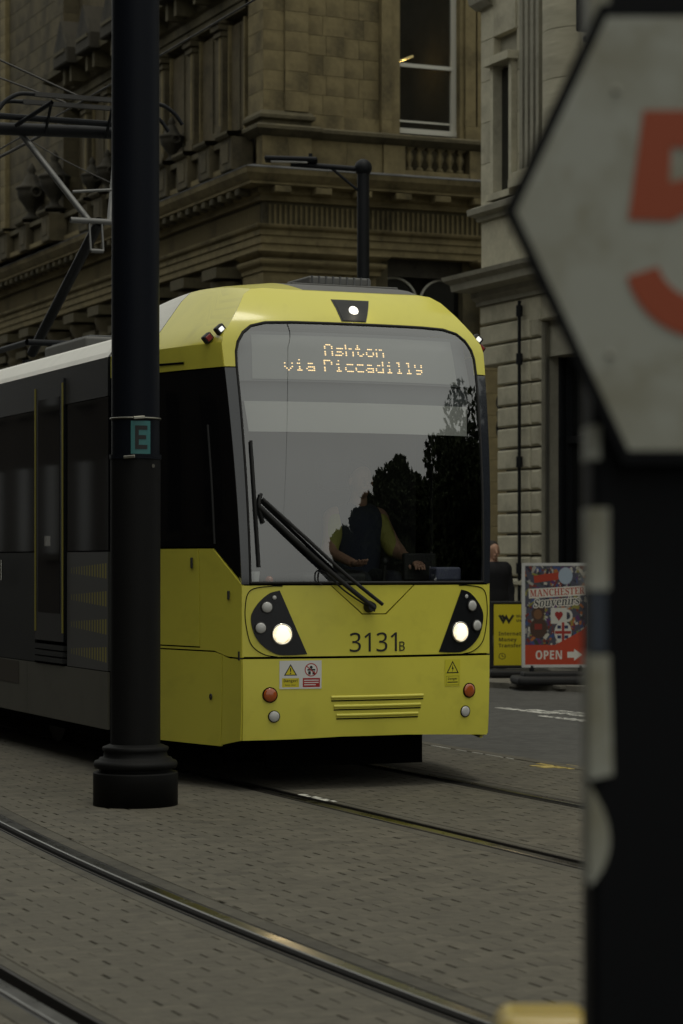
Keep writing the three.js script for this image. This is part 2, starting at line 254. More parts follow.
{ // carriageway between the track and the far kerb
  const kerb = [[4.3, -60], [5.6, -20], [6.3, -12.6], [6.75, -11.1], [7.35, -9.7], [8.6, -7.2], [10.5, -4.5], [14, -2.0], [30, 4]];
  const o = structure('carriageway', 'worn grey tarmac lane beyond the tram track', 'road', [NOSE[0], 0, NOSE[1]], TH);
  const s = new THREE.Shape(); s.moveTo(2.02, 60); s.lineTo(2.02, -60); kerb.forEach(p => s.lineTo(p[0], -p[1] * -1)); s.lineTo(60, 4); s.lineTo(60, 60); s.closePath();
  const sh = new THREE.Shape([[2.02, 60], [2.02, -60], ...kerb, [60, 4], [60, 60]].map(([u, v]) => new THREE.Vector2(u, -v)));
  const g = new THREE.ShapeGeometry(sh); g.rotateX(-Math.PI / 2); part('tarmac', boxUV(g), M.road, o, [0, -.002, 0]);
  // channel stones along the edge of the track
  for (let i = 0; i < 26; i++) part('channel_stone', block(.12, .9 - .008, .03, .004, i % 3), M.sett[i % 4], o, [2.06, -.010 + (i % 3) * .0008, -11.5 + i * .9], [-Math.PI / 2, 0, 0]);
  // worn road markings
  const r = rng(31), dash = (u, v, w, l, m, name) => { const gs = []; for (let a = 0; a < l; a += .06) for (let b = 0; b < w; b += .03) if (r() > .38) gs.push(bx(.03, .003, .06, u + b, .0018, v + a)); part(name, gs, m, o); };
  for (const [u, v, w, l] of [[4.87, -7.73, .1, 1.1], [5.01, -7.30, .1, 1.2], [5.20, -7.04, .1, 1.3], [4.65, -6.40, .1, 2.4], [4.69, -5.88, .1, 1.6], [2.00, -3.27, .12, 1.5], [-0.65, 0.23, .06, .5]]) { dash(u, v, w, l, M.paintW, 'white_marking'); }
  for (const [u, v, w, l] of [[1.97, -1.32, .16, .5], [1.84, -1.18, .16, .3]]) { dash(u, v, w, l, M.paintY, 'yellow_marking'); }
  // far pavement with kerb stones and slabs
  const p = structure('pavement', 'pale flagged pavement behind the stone kerb, in front of the grey building', 'pavement', [NOSE[0], 0, NOSE[1]], TH);
  const ps = new THREE.Shape([...kerb, [60, 4], [60, -90], [4.3, -90]].map(([u, v]) => new THREE.Vector2(u, -v)));
  const pg = new THREE.ShapeGeometry(ps); pg.rotateX(-Math.PI / 2); part('pavement_base', boxUV(pg), M.concrete, p, [0, .055, 0]);
  let n = 0; for (let i = 1; i + 2 < kerb.length; i++) { const [a, b] = [kerb[i], kerb[i + 1]], L = Math.hypot(b[0] - a[0], b[1] - a[1]), k = Math.max(1, Math.round(L / .9)), ang = Math.atan2(b[0] - a[0], b[1] - a[1]); for (let j = 0; j < k; j++) { const t = (j + .5) / k; part('kerb_stone', block(.15, .16, L / k - .006, .010, n % 4), M.slab[n++ % 3], p, [a[0] + (b[0] - a[0]) * t + .07, -.010, a[1] + (b[1] - a[1]) * t], [0, ang, 0]); } }
  for (let i = 0; i < 16; i++) for (let j = 0; j < 5; j++) { const v = -17.4 + i * .62, u = 7.05 + j * .62 + (v > -11.2 ? (v + 11.2) * .42 : 0); if (u > 9.4) continue; part('flagstone', block(.61, .61, .04, .005, (i * 3 + j) % 5), M.slab[(i * 2 + j) % 3], p, [u, .045 + ((i * 7 + j * 3) % 5) * .0012, v], [-Math.PI / 2, 0, 0]); }
}

// ------------------------------------------------------------------ tram
const Rk = h => { const t = h - 1.4; if (t < 0) return h < .8 ? (.8 - h) * (.8 - h) * .12 : 0; return .075 * t * t + (h > 3.05 ? 1.2 * (h - 3.05) ** 2 : 0); };
const FV = (u, h) => -Rk(h) - .125 * (u / .945) ** 2;
const Wf = h => .937 + .063 * Math.min(1, Math.max(0, (h - 1.4) / 1.6));
const front = (u, h, o = 0) => [u, h, FV(u, h) + o];
const END = [1.325, -1.80];
const cabSide = sg => (t, h, o = 0) => { const w = Wf(h), v0 = FV(w, h), bow = .045 * 4 * t * (1 - t) * .7; const u = w + (END[0] - w) * t + bow, v = v0 + (END[1] - v0) * t + bow * .2; return [sg * (u + o), h, v + o * .2]; };
const bodySide = sg => (v, h, o = 0) => [sg * (1.325 + o), h, v];
const tram = thing('tram', 'yellow fronted articulated tram with lit headlamps, number 3131 on its front', 'tram', [NOSE[0], 0, NOSE[1]], TH);
const font = await new FontLoader().loadAsync('fonts/droid/droid_sans_regular.typeface.json');
{
  const fp = (name, poly, mat, off = 0, thick = .02, cell = .1) => part(name, panel(poly, (a, b, o = 0) => front(a, b, o + off), thick, cell), mat, tram);
  // dark shell under the panels
  fp('front_shell', [[-.92, .37], [.92, .37], [.925, 1.42], [.88, 1.42], [-.88, 1.42], [-.925, 1.42]], M.under, -.022, .02, .15);
  const bumper = fp('bumper', [[-.925, .345], [-.6, .35], [-.25, .362], [.25, .362], [.6, .35], [.925, .335], [.934, .898], [-.934, .898]], M.yellow, .006, .05, .08);
  fp('front_panel', [[-.934, .914], [.934, .914], [.937, 1.396], [.302, 1.396], [.084, 1.196], [-.102, 1.196], [-.332, 1.396], [-.937, 1.396]], M.yellow, 0, .03, .08);
  fp('wiper_recess_panel', [[-.322, 1.397], [-.094, 1.203], [.076, 1.203], [.292, 1.397]], M.yellow, -.006, .03, .08);
  // moulded slots in the bumper
  for (let k = 0; k < 3; k++) { const h = .632 - k * .062, w0 = -.327 + k * .02, w1 = .368 - k * .02, pts = []; for (let i = 0; i <= 10; i++) { const u = w0 + (w1 - w0) * i / 10; pts.push(front(u, h, .002)); } part('bumper_rib', [tube(pts, .013, 20, 8)], M.yellow, tram); const p2 = pts.map(q => [q[0], q[1] - .024, q[2] + .003]); part('bumper_groove', [tube(p2, .0045, 20, 6)], M.under, tram); }
  // headlight units
  const HL = [[-.686, 1.363], [-.497, .93], [-.614, .923], [-.703, .93], [-.79, .98], [-.844, 1.042], [-.873, 1.123], [-.877, 1.191], [-.853, 1.245], [-.81, 1.299], [-.75, 1.346]];
  { const arc = new THREE.CatmullRomCurve3([...HL.slice(1), HL[0]].map(([a, b]) => V3(a, b, 0)), false, 'centripetal').getPoints(40).map(p => [p.x, p.y]); HL.length = 0; HL.push(...arc); }
  for (const sg of [1, -1]) {
    const poly = sg > 0 ? HL : mirror(HL);
    const hl = fp('headlight_unit', poly, M.tramBlack, .006, .02, .06);
    const seam = [[-.665, 1.392], [-.74, 1.392], [-.885, 1.36], [-.915, 1.25], [-.905, 1.10], [-.87, .99], [-.79, .93], [-.70, .912]].map(([a, b]) => front(a * sg, b, .0015));
    part('panel_seam', [tube(seam, .0035, 40, 5)], M.under, hl);
    const disc = (name, u, h, r, m, d = .016) => { const [x, y, z] = front(u, h, d); const g = new THREE.SphereGeometry(r, 24, 12, 0, Math.PI * 2, 0, Math.PI / 2); g.rotateX(Math.PI / 2); g.scale(1, 1, .35); return part(name, g, m, hl, [x, y, z], [0, u * .28, 0]); };
    const ring = (name, u, h, r, t, m) => { const [x, y, z] = front(u, h, .014); return part(name, new THREE.TorusGeometry(r, t, 8, 32), m, hl, [x, y, z], [0, u * .28, 0]); };
    disc('headlamp', -.672 * sg, 1.066, .064, M.headlamp); ring('lamp_bezel', -.672 * sg, 1.066, .068, .007, M.chrome);
    for (const [u, h] of [[-.775, 1.25], [-.817, 1.11]]) { disc('lamp', u * sg, h, .036, M.lensGrey); ring('lamp_bezel', u * sg, h, .038, .005, M.darkTrim); }
    disc('marker_lens', -.725 * sg, 1.315, .014, M.lensGrey);
    const [x, y, z] = front(-.672 * sg, 1.066, .07);
    const l = new THREE.SpotLight(0xffe0a8, 1.5, 14, .5, .7); l.position.set(x, y, z); l.target.position.set(x * 1.0, .6, z + 8); l.castShadow = true; l.shadow.radius = 3; tram.add(l, l.target);
    // bumper lamps
    const bl = (name, u, h, r, m) => { const [x2, y2, z2] = front(u * sg, h, .010); const w = part(name, [new THREE.CylinderGeometry(r * 1.15, r * 1.15, .008, 28).rotateX(Math.PI / 2)], M.under, bumper, [x2, y2, z2 - .002], [0, u * sg * .28, 0]); const g = new THREE.SphereGeometry(r, 24, 12, 0, Math.PI * 2, 0, Math.PI / 2); g.rotateX(Math.PI / 2); g.scale(1, 1, .3); part('lens', g, m, bumper, [x2, y2, z2 + .002], [0, u * sg * .28, 0]); };
    bl('indicator_socket', -.752, .655, .046, M.orange); bl('reflector_socket', -.722, .508, .036, M.lensGrey);
  }
  // fleet number
  const num = (s, size, u, h) => { const g = new TextGeometry(s, { font, size, depth: .002, curveSegments: 5 }); const p = g.attributes.position; for (let i = 0; i < p.count; i++) { const a = p.getX(i) + u, b = p.getY(i) + h, z = p.getZ(i); p.setXYZ(i, a, b, FV(a, b) + .001 + z); } return g; };
  part('fleet_number', [num('3131', .130, -.20, .942), num('B', .064, .172, .944)], M.ink, tram);
  // stickers on the bumper
  const sticker = (name, u0, u1, h0, h1, draw, w, h) => { const t = canvasTex(w, h, draw); part(name, panel([[u0, h0], [u1, h0], [u1, h1], [u0, h1]], (a, b, o = 0) => front(a, b, o + .009), .001, .08, true), std([.85, .85, .85], .5, { map: t }), bumper); };
  const tri = (c, x, y, s, fill) => { c.beginPath(); c.moveTo(x, y - s); c.lineTo(x + s, y + s * .72); c.lineTo(x - s, y + s * .72); c.closePath(); c.fillStyle = fill; c.fill(); c.lineWidth = s * .16; c.strokeStyle = '#0a0a0a'; c.stroke(); };
  sticker('warning_notice', -.689, -.398, .694, .886, (c, w, h) => { c.fillStyle = '#e8e8e4'; c.fillRect(0, 0, w, h); tri(c, w * .26, h * .36, 70, '#e9d72a'); c.fillStyle = '#0a0a0a'; c.font = 'bold 100px sans-serif'; c.textAlign = 'center'; c.fillText('!', w * .26, h * .47); c.fillStyle = '#e0d028'; c.fillRect(w * .06, h * .62, w * .4, h * .32); c.fillStyle = '#141414'; c.font = 'bold 46px sans-serif'; c.fillText('Danger!', w * .26, h * .76); c.font = '28px sans-serif'; c.fillText('Keep clear', w * .26, h * .89); c.lineWidth = 12; c.strokeStyle = '#b02018'; c.beginPath(); c.arc(w * .75, h * .33, 74, 0, 7); c.stroke(); c.fillStyle = '#141414'; c.fillRect(w * .66, h * .3, 96, 20); c.beginPath(); c.arc(w * .75, h * .24, 18, 0, 7); c.fill(); c.fillRect(w * .68, h * .38, 30, 40); c.fillRect(w * .78, h * .38, 30, 40); c.beginPath(); c.moveTo(w * .64, h * .2); c.lineTo(w * .86, h * .48); c.stroke(); c.fillStyle = '#b02018'; c.fillRect(w * .55, h * .62, w * .41, h * .32); c.fillStyle = '#e8e8e4'; c.fillRect(w * .58, h * .68, w * .35, 12); c.fillRect(w * .58, h * .76, w * .35, 12); c.fillRect(w * .58, h * .84, w * .28, 12); }, 512, 338);
  sticker('warning_triangle', .545, .672, .69, .876, (c, w, h) => { c.fillStyle = '#dcd436'; c.fillRect(0, 0, w, h); tri(c, w * .5, h * .33, 92, '#dcd436'); c.fillStyle = '#0a0a0a'; c.beginPath(); c.moveTo(w * .52, h * .18); c.lineTo(w * .43, h * .36); c.lineTo(w * .5, h * .36); c.lineTo(w * .46, h * .5); c.lineTo(w * .58, h * .31); c.lineTo(w * .51, h * .31); c.fill(); c.strokeStyle = '#222'; c.lineWidth = 4; c.strokeRect(w * .08, h * .63, w * .84, h * .33); c.textAlign = 'center'; c.font = 'bold 48px sans-serif'; c.fillText('Danger', w * .5, h * .77); c.fillRect(w * .16, h * .84, w * .68, 14); }, 256, 384);
  // pillars, windscreen surround, windscreen
  for (const sg of [1, -1]) { const p = [[-.937, 1.405], [-.888, 1.405], [-.921, 2.885], [-.993, 2.885]]; fp('windscreen_pillar', sg > 0 ? p : mirror(p), M.pillar, 0, .05, .1); }
  const arch = [[-.994, 2.893], [-1.0, 3.05], [-.985, 3.11], [-.93, 3.19], [-.76, 3.42], [-.69, 3.465], [-.6, 3.475], [-.3, 3.462], [.3, 3.462], [.6, 3.470], [.69, 3.465], [.76, 3.42], [.93, 3.19], [.985, 3.11], [1.0, 3.05], [.994, 2.893], [.922, 2.893], [.918, 3.0], [.9, 3.07], [.855, 3.14], [.79, 3.19], [.68, 3.218], [.5, 3.224]];
  const full = [...arch, ...[...arch].slice(16).reverse().map(([a, b]) => [-a, b])];
  fp('windscreen_surround', full, M.yellow, 0, .06, .08);
  const ws = [[-.879, 1.415], [.879, 1.415], [.912, 2.9], [.908, 3.0], [.89, 3.065], [.848, 3.13], [.785, 3.18], [.675, 3.207], [.5, 3.213], [-.5, 3.213], [-.675, 3.207], [-.785, 3.18], [-.848, 3.13], [-.89, 3.065], [-.908, 3.0], [-.912, 2.9]];
  const wsm = fp('windscreen', ws, M.glass, -.004, 0, .06);
  const loop = [...ws, ws[0]].map(([a, b]) => front(a, b, -.002)); part('windscreen_seal', loop.slice(0, -1).map((p, i) => { const a = ws[i], b = ws[(i + 1) % ws.length], q = []; for (let k = 0; k <= 6; k++) { const s = k / 6; q.push(front(a[0] + (b[0] - a[0]) * s, a[1] + (b[1] - a[1]) * s, -.002)); } return tube(q, .009, 8, 6); }), M.rubber, wsm);
  // lamp above the windscreen
  const tl = fp('marker_lamp_housing', [[-.145, 3.40], [.145, 3.40], [.055, 3.232], [-.13, 3.232]], M.darkTrim, .004, .02, .06);
  fp('lamp_cover', [[-.13, 3.39], [.13, 3.39], [.045, 3.24], [-.118, 3.24]], M.charcoal, .008, .004, .06);
  { const [x, y, z] = front(-.015, 3.315, .014); const g = new THREE.SphereGeometry(.036, 20, 10, 0, Math.PI * 2, 0, Math.PI / 2); g.rotateX(Math.PI / 2); g.scale(1, 1, .4); part('lamp', g, M.toplamp, tl, [x, y, z], [-.4, 0, 0]); const l = new THREE.PointLight(0xfff0d0, .012, 6); l.position.set(x, y, z + .06); l.castShadow = true; tram.add(l); }
  // roof cap of the cab: from the windscreen surround back to the body section
  const fo = [[-.994, 2.893], [-1.0, 3.06], [-.985, 3.11], [-.93, 3.19], [-.76, 3.42], [-.69, 3.465], [-.6, 3.475], [-.3, 3.462], [.3, 3.462], [.6, 3.470], [.69, 3.465], [.76, 3.42], [.93, 3.19], [.985, 3.11], [1.0, 3.06], [.994, 2.893]];
  const bo = [[-1.325, 2.9], [-1.325, 3.07], [-1.29, 3.12], [-1.18, 3.25], [-1.0, 3.42], [-.92, 3.46], [-.8, 3.49], [-.4, 3.505], [.4, 3.505], [.8, 3.49], [.92, 3.46], [1.0, 3.42], [1.18, 3.25], [1.29, 3.12], [1.325, 3.07], [1.325, 2.9]];
  const loft = (i0, i1, s0, s1, n = 6) => { const pos = []; const at = (i, s) => { const a = front(...fo[i]), b = [...bo[i], -1.95]; const k = s; const crown = i > 3 && i < 12 ? (i > 6 && i < 10 ? .10 : i > 4 && i < 11 ? .06 : .03) * Math.sin(Math.PI * Math.min(1, k)) : 0; return [a[0] + (b[0] - a[0]) * k, a[1] + (b[1] - a[1]) * k + crown, a[2] + (b[2] - a[2]) * k]; }; for (let i = i0; i < i1; i++) for (let j = 0; j < n; j++) { const a = s0 + (s1 - s0) * j / n, b = s0 + (s1 - s0) * (j + 1) / n; const A = at(i, a), B = at(i + 1, a), C = at(i + 1, b), D = at(i, b); pos.push(...A, ...B, ...C, ...A, ...C, ...D); } const g = new THREE.BufferGeometry(); g.setAttribute('position', new THREE.Float32BufferAttribute(pos, 3)); const q = mergeVertices(g, 1e-4); q.computeVertexNormals(); return boxUV(toCreasedNormals(q, .5)); };
  part('cab_roof_cap', [loft(1, 5, 0, .62), loft(5, 7, 0, .40), loft(7, 10, 0, .03), loft(10, 14, 0, .62)], M.yellow, tram);
  part('cab_roof_cove', loft(1, 5, .625, 1), M.roofWhite, tram); part('cab_roof_cove', loft(10, 14, .625, 1), M.roofWhite, tram);
  part('cab_roof', [loft(5, 7, .405, 1), loft(7, 10, .035, 1)], M.roofGrey, tram);
  for (const sg of [1, -1]) {
    const mp = cabSide(-sg), cp = (name, poly, mat, off = 0, thick = .02) => part(name, panel(poly, (a, b, o = 0) => mp(a, b, o + off), thick, .12), mat, tram);
    cp('cab_shell', [[.01, .36], [1, .36], [1, 3.05], [.01, 3.05]], M.under, -.03, 0);
    cp('cab_cantrail', [[.004, 2.892], [1, 2.905], [1, 3.062], [.004, 3.062]], M.yellow);
    part('vent_slot', [tube([mp(.30, 2.945, .001), mp(.45, 2.95, .001), mp(.56, 2.954, .001), mp(.68, 2.958, .001)], .008, 10, 6)], M.under, tram);
    cp('cab_side_window', [[.004, 2.882], [1, 2.895], [1, 1.662], [.185, 1.662], [.004, 1.44]], M.tintGlass, -.004);
    part('window_divider', [tube([mp(.165, 1.68, .002), mp(.162, 2.1, .002), mp(.16, 2.5, .002)], .009, 8, 6)], M.charcoal, tram);
    cp('cab_door', [[.285, 1.648], [1, 1.648], [1, .972], [.285, .972]], M.yellow);
    cp('cab_corner_panel', [[.002, 1.40], [.18, 1.648], [.278, 1.648], [.278, .962], [1, .962], [1, .948], [.18, .948], [.09, .912], [.002, .908]], M.yellow);
    cp('cab_skirt', [[.002, .896], [.09, .90], [.125, .92], [.125, .305], [.002, .345]], M.yellow);
    cp('cab_skirt_rear', [[.131, .922], [.18, .938], [1, .938], [1, .295], [.131, .295]], M.yellow);
    part('door_handle', [rbx(.014, .075, .05, .005)], M.darkTrim, tram, mp(.33, 1.55, .004), [0, sg * -.25, 0]);
    part('release_socket', [rbx(.014, .06, .05, .005)], M.darkTrim, tram, mp(.085, 1.33, .002), [0, sg * -.25, 0]);
    part('jacking_point', [new THREE.TorusGeometry(.016, .006, 8, 16).rotateY(Math.PI / 2)], M.darkTrim, tram, mp(.2, .63, .004));
    // marker lights on the roof shoulder
    const la = [-sg * .985, 3.155, -.42], lb = [-sg * 1.045, 3.10, -.50];
    const h1 = part('marker_light', rbx(.07, .06, .06, .012), M.darkTrim, tram, la, [0, 0, sg * .7]); part('marker_lens', rbx(.035, .03, .012, .005, 0, 0, .032), M.sidelamp, h1);
    const h2 = part('marker_light', rbx(.07, .06, .06, .012), M.darkTrim, tram, lb, [0, 0, sg * .7]); part('marker_lens', rbx(.045, .04, .012, .005, 0, 0, .032), M.red, h2);
    // body side
    const bp = (name, v0, v1, h0, h1, mat, off = 0, thick = .02, parent = tram) => part(name, panel([[v0, h0], [v1, h0], [v1, h1], [v0, h1]], (a, b, o = 0) => bodySide(-sg)(a, b, o + off), thick, .8), mat, parent);
    const g = .004;
    for (const [a, b] of [[-13.2, -1.86], [-27, -14.2]]) {
      bp('body_shell', a, b, .33, 3.06, M.under, -.03, 0);
      part('roof_cove', sweep([[-sg * 1.325, a, -sg, 0], [-sg * 1.325, b, -sg, 0]], [[0, 3.066], [-.03, 3.11], [-.15, 3.22], [-.28, 3.27], [-.5, 3.29]]), M.roofWhite, tram);
      for (let v = a; v < b - .5; v += 2.3) { const e = Math.min(b, v + 2.3); bp('skirt_panel', v + g, e - g, .32, .742, M.skirtGrey, .006); }
    }
    bp('cantrail_band', -13.2, -1.87, 2.78, 3.06, M.tramBlack);
    bp('side_window', -2.90, -1.87, 1.64, 2.775, M.tintGlass, -.004);
    const dots = canvasTex(512, 512, (c, w, h) => { c.fillStyle = '#4a4b4b'; c.fillRect(0, 0, w, h); const r = rng(3); for (let j = 0; j < 4; j++) for (let i = 0; i < 15; i++) { const s = i / 14; if (s < .04) continue; c.fillStyle = '#a59a20'; const bw = 5 + 13 * s, bh = 22 + 44 * s; c.fillRect(w * (.05 + .9 * s) - bw / 2, h * (.14 + j * .235) - bh / 2 + 10, bw, bh); } });
    const dotMat = phys([.75, .75, .75], .45, { map: dots, clearcoat: .5, clearcoatRoughness: .2 });
    part('patterned_side_panel', panel(sg > 0 ? [[-2.90, .75], [-1.87, .75], [-1.87, 1.63], [-2.90, 1.63]] : [[-2.90, .75], [-1.87, .75], [-1.87, 1.63], [-2.90, 1.63]], (a, b, o = 0) => bodySide(-sg)(a, b, o), .02, .8, true), dotMat, tram);
    const door = bp('passenger_door', -3.76, -2.96, .93, 2.985, M.tramBlack, .012, .04);
    for (const v of [-3.74, -2.98]) bp('door_edge', v - .016, v + .016, 1.0, 2.95, std([.30, .26, .03], .5), .016, .004, door);
    bp('door_window', -3.66, -3.06, 1.15, 2.85, M.tintGlass, .0145, .004, door);
    bp('door_button', -3.42, -3.36, 1.68, 1.76, M.chrome, .03, .03, door);
    for (let k = 0; k < 3; k++) bp('door_step', -3.76, -2.96, .762 + k * .05, .80 + k * .05, M.charcoal, .02 - k * .004, .04);
    for (let k = 0; k < 4; k++) { const a = -13.2 + k * 2.355, b = a + 2.345; bp('side_panel', a + g, b - g, .75, 1.63, M.charcoal); bp('side_window', a + g, b - g, 1.64, 2.775, M.tintGlass, -.004); bp('inspection_hatch', a + 1.1, Math.min(b, -4.24), .55, .735, std([.05, .04, .03], .7), .009, .002); }
    for (const v of [-4.74, -4.69]) part('grab_handle', [rod([0, 0, 0], [0, .17, 0], .011)], M.chrome, tram, [-sg * 1.36, 1.40, v]);
    bp('rear_car_side', -27, -14.2, .75, 1.63, M.charcoal); bp('rear_car_window', -27, -14.2, 1.64, 3.06, M.tintGlass);
    bp('articulation', -14.2, -13.2, .4, 3.2, M.rubber, -.12, .02);
    part('wheel', new THREE.CylinderGeometry(.3, .3, .12, 32).rotateZ(Math.PI / 2), M.railDark, tram, [-sg * .72, .3, -3.2]);
    part('wheel', new THREE.CylinderGeometry(.3, .3, .12, 32).rotateZ(Math.PI / 2), M.railDark, tram, [-sg * .72, .3, -5.0]);
  }
  part('underframe', [bx(1.2, .32, .05, 0, .28, -.55), bx(1.48, .30, .06, 0, .27, -1.0), bx(1.3, .1, 1.6, 0, .2, -1.7), bx(1.4, .14, .9, 0, .42, -1.3), bx(2.2, .35, 11.2, 0, .38, -7.8), bx(1.5, .12, 3.0, 0, .18, -4.1), bx(2.5, .35, 12.6, 0, .36, -20.6)], M.under, tram);  // foremost slab added to keep daylight off the ground under the nose
  part('roof_deck', [bx(1.86, .06, 11.2, 0, 3.255, -7.55), bx(1.86, .06, 12.8, 0, 3.255, -20.6), bx(1.84, .2, .03, 0, 3.37, -1.96)], M.roofGrey, tram);
  const ac = part('roof_unit', rbx(.50, .07, .45, .02, .22, 3.612, -1.35), M.roofGrey, tram);
  for (let i = 0; i < 9; i++) part('roof_unit_fin', bx(.012, .066, .458, -.005 + i * .056, 3.615, -1.35), M.lead, ac);
  part('roof_unit_plinth', rbx(.85, .03, .6, .008, .25, 3.572, -1.4), M.roofGrey, tram);
  for (const [z, w, l, h] of [[-4.9, 1.5, 1.2, .16], [-10.4, 1.5, 1.6, .22], [-12.2, 1.3, 1.0, .2]]) { const b = part('roof_box', rbx(w, h, l, .03, 0, 3.29 + h / 2, z), M.roofGrey, tram); part('roof_box_lid', rbx(w - .1, .02, l - .1, .006, 0, 3.295 + h, z), M.lead, b); }
  // cab interior
  part('cab_floor', bx(1.9, .06, 1.75, 0, .92, -1.02), M.plastic, tram);
  part('cab_bulkhead', bx(2.36, 2.1, .05, 0, 2.0, -1.9), M.plastic, tram);
  part('cab_ceiling', bx(1.8, .03, 1.2, 0, 3.24, -1.3), M.plastic, tram);
  const desk = part('driver_desk', [rbx(1.72, .10, .5, .04, 0, 1.34, -.52), rbx(1.5, .38, .12, .03, 0, 1.13, -.62)], M.plastic, tram);
  part('desk_panel', rbx(.5, .12, .3, .03, -.1, 1.42, -.62), M.darkTrim, desk); part('control_lever', [rod([.34, 1.38, -.62], [.34, 1.54, -.60], .014), new THREE.SphereGeometry(.03, 12, 8).translate(.34, 1.56, -.6)], M.darkTrim, desk);
  part('desk_monitor', rbx(.26, .2, .05, .015, .62, 1.52, -.62), M.darkTrim, desk); part('desk_box', rbx(.2, .1, .14, .02, .72, 1.47, -.4), std([.12, .13, .2], .6), desk);
  part('paper_cup', cyl(.03, .038, .1, -.72, 1.44, -.45, 16), M.white, desk); part('amber_beacon', new THREE.SphereGeometry(.03, 12, 8).translate(-.62, 1.43, -.42), M.orange, desk);
  const seat = part('driver_seat', [rbx(.5, .12, .48, .05, .30, 1.30, -1.10), rbx(.48, .75, .12, .05, .30, 1.72, -1.38)], M.shirt, tram); part('headrest', rbx(.28, .2, .1, .04, .30, 2.2, -1.39), M.shirt, seat); part('seat_pillar', cyl(.08, .08, .3, .30, 1.1, -1.10), M.darkTrim, seat);
  // sun blind and destination display behind the glass
  part('sun_blind', panel([[-.83, 2.45], [.83, 2.45], [.85, 2.66], [-.85, 2.66]], (a, b, o = 0) => front(a, b, o - .09), .003, .15), std([.46, .46, .43], .9), tram);
  part('header_panel', panel([[-.87, 2.66], [.87, 2.66], [.87, 2.80], [-.87, 2.80]], (a, b, o = 0) => front(a, b, o - .10), .02, .15), std([.10, .105, .11], .8), tram);
  part('display_surround', panel([[-.885, 2.80], [.885, 2.80], [.85, 3.15], [-.85, 3.15]], (a, b, o = 0) => front(a, b, o - .075), .02, .15), std([.16, .165, .17], .8), tram);
  const F5 = { A: ['01110', '10001', '10001', '11111', '10001', '10001', '10001'], s: ['00000', '00000', '01111', '10000', '01110', '00001', '11110'], h: ['10000', '10000', '10110', '11001', '10001', '10001', '10001'], t: ['01000', '01000', '11100', '01000', '01000', '01001', '00110'], o: ['00000', '00000', '01110', '10001', '10001', '10001', '01110'], n: ['00000', '00000', '10110', '11001', '10001', '10001', '10001'], v: ['00000', '00000', '10001', '10001', '10001', '01010', '00100'], i: ['00100', '00000', '01100', '00100', '00100', '00100', '01110'], a: ['00000', '00000', '01110', '00001', '01111', '10001', '01111'], P: ['11110', '10001', '10001', '11110', '10000', '10000', '10000'], c: ['00000', '00000', '01111', '10000', '10000', '10000', '01111'], d: ['00001', '00001', '01101', '10011', '10001', '10001', '01111'], l: ['01100', '00100', '00100', '00100', '00100', '00100', '01110'], y: ['00000', '10001', '10001', '10001', '01111', '00001', '01110'], ' ': ['000', '000', '000', '000', '000', '000', '000'] };
  const led = canvasTex(1280, 288, (c, w, h) => { c.fillStyle = '#000'; c.fillRect(0, 0, w, h); const line = (s, y0) => { let n = -1; for (const k of s) n += F5[k][0].length + 1; const p = 10.6, py = 11.2; let x = w / 2 - n * p / 2 - 20; for (const k of s) { const f = F5[k]; f.forEach((row, j) => [...row].forEach((b, i) => { if (b === '1' && j !== 3) { c.fillStyle = '#ffffff'; c.beginPath(); c.ellipse(x + i * p, y0 + j * py, 5.2, 4.0, 0, 0, 7); c.fill(); } })); x += (f[0].length + 1) * p; } }; line('Ashton', 56); line('via Piccadilly', 160); });
  part('destination_display', panel([[-.79, 2.815], [.77, 2.815], [.75, 3.125], [-.77, 3.125]], (a, b, o = 0) => front(a, b, o - .07), .004, .15, true), std([.30, .305, .29], .6, { emissive: col(1, .66, .26), emissiveMap: led, emissiveIntensity: 2.4 }), tram);
  // wiper
  const P = (u, h, o) => front(u, h, o), wp = part('windscreen_wiper', [tube([P(-.03, 1.24, .05), P(-.25, 1.40, .07), P(-.55, 1.66, .06), P(-.83, 1.93, .05)], .017, 24), tube([P(.03, 1.265, .05), P(-.25, 1.47, .075), P(-.55, 1.74, .065), P(-.81, 1.985, .05)], .013, 24)], M.rubber, tram);
  part('wiper_pivot', [new THREE.CylinderGeometry(.03, .042, .06, 20).rotateX(Math.PI / 2)], M.rubber, wp, P(-.05, 1.25, .03));
  part('wiper_blade', [tube([P(-.86, 2.38, .02), P(-.855, 2.1, .025), P(-.845, 1.8, .025), P(-.83, 1.52, .02)], .012, 24), tube([P(-.81, 2.02, .03), P(-.83, 1.94, .045), P(-.80, 1.82, .03)], .012, 10)], M.rubber, wp);
  part('washer_hose', [tube([P(-.02, 1.22, .03), P(-.25, 1.36, .05), P(-.42, 1.50, .04), P(-.43, 1.42, .03), P(-.40, 1.40, .02)], .006, 24)], M.rubber, wp);
  // pantograph
  const pv = -6.7, ph = 5.9, pan = part('pantograph', [rod([-.52, 3.45, -8.6], [.52, 3.45, -8.6], .03), rod([-.5, 3.62, -6.9], [.5, 3.62, -6.9], .03), rod([-.5, 3.62, -8.6], [-.5, 3.62, -6.9], .03), rod([.5, 3.62, -8.6], [.5, 3.62, -6.9], .03), ...[[-.5, -8.6], [.5, -8.6], [-.5, -6.9], [.5, -6.9]].map(([x, z]) => cyl(.05, .05, .14, x, 3.38, z, 12))], M.darkMetal, tram);
  part('lower_arm', [rod([0, 3.66, -8.5], [0, 4.70, -6.25], .05)], M.darkMetal, pan);
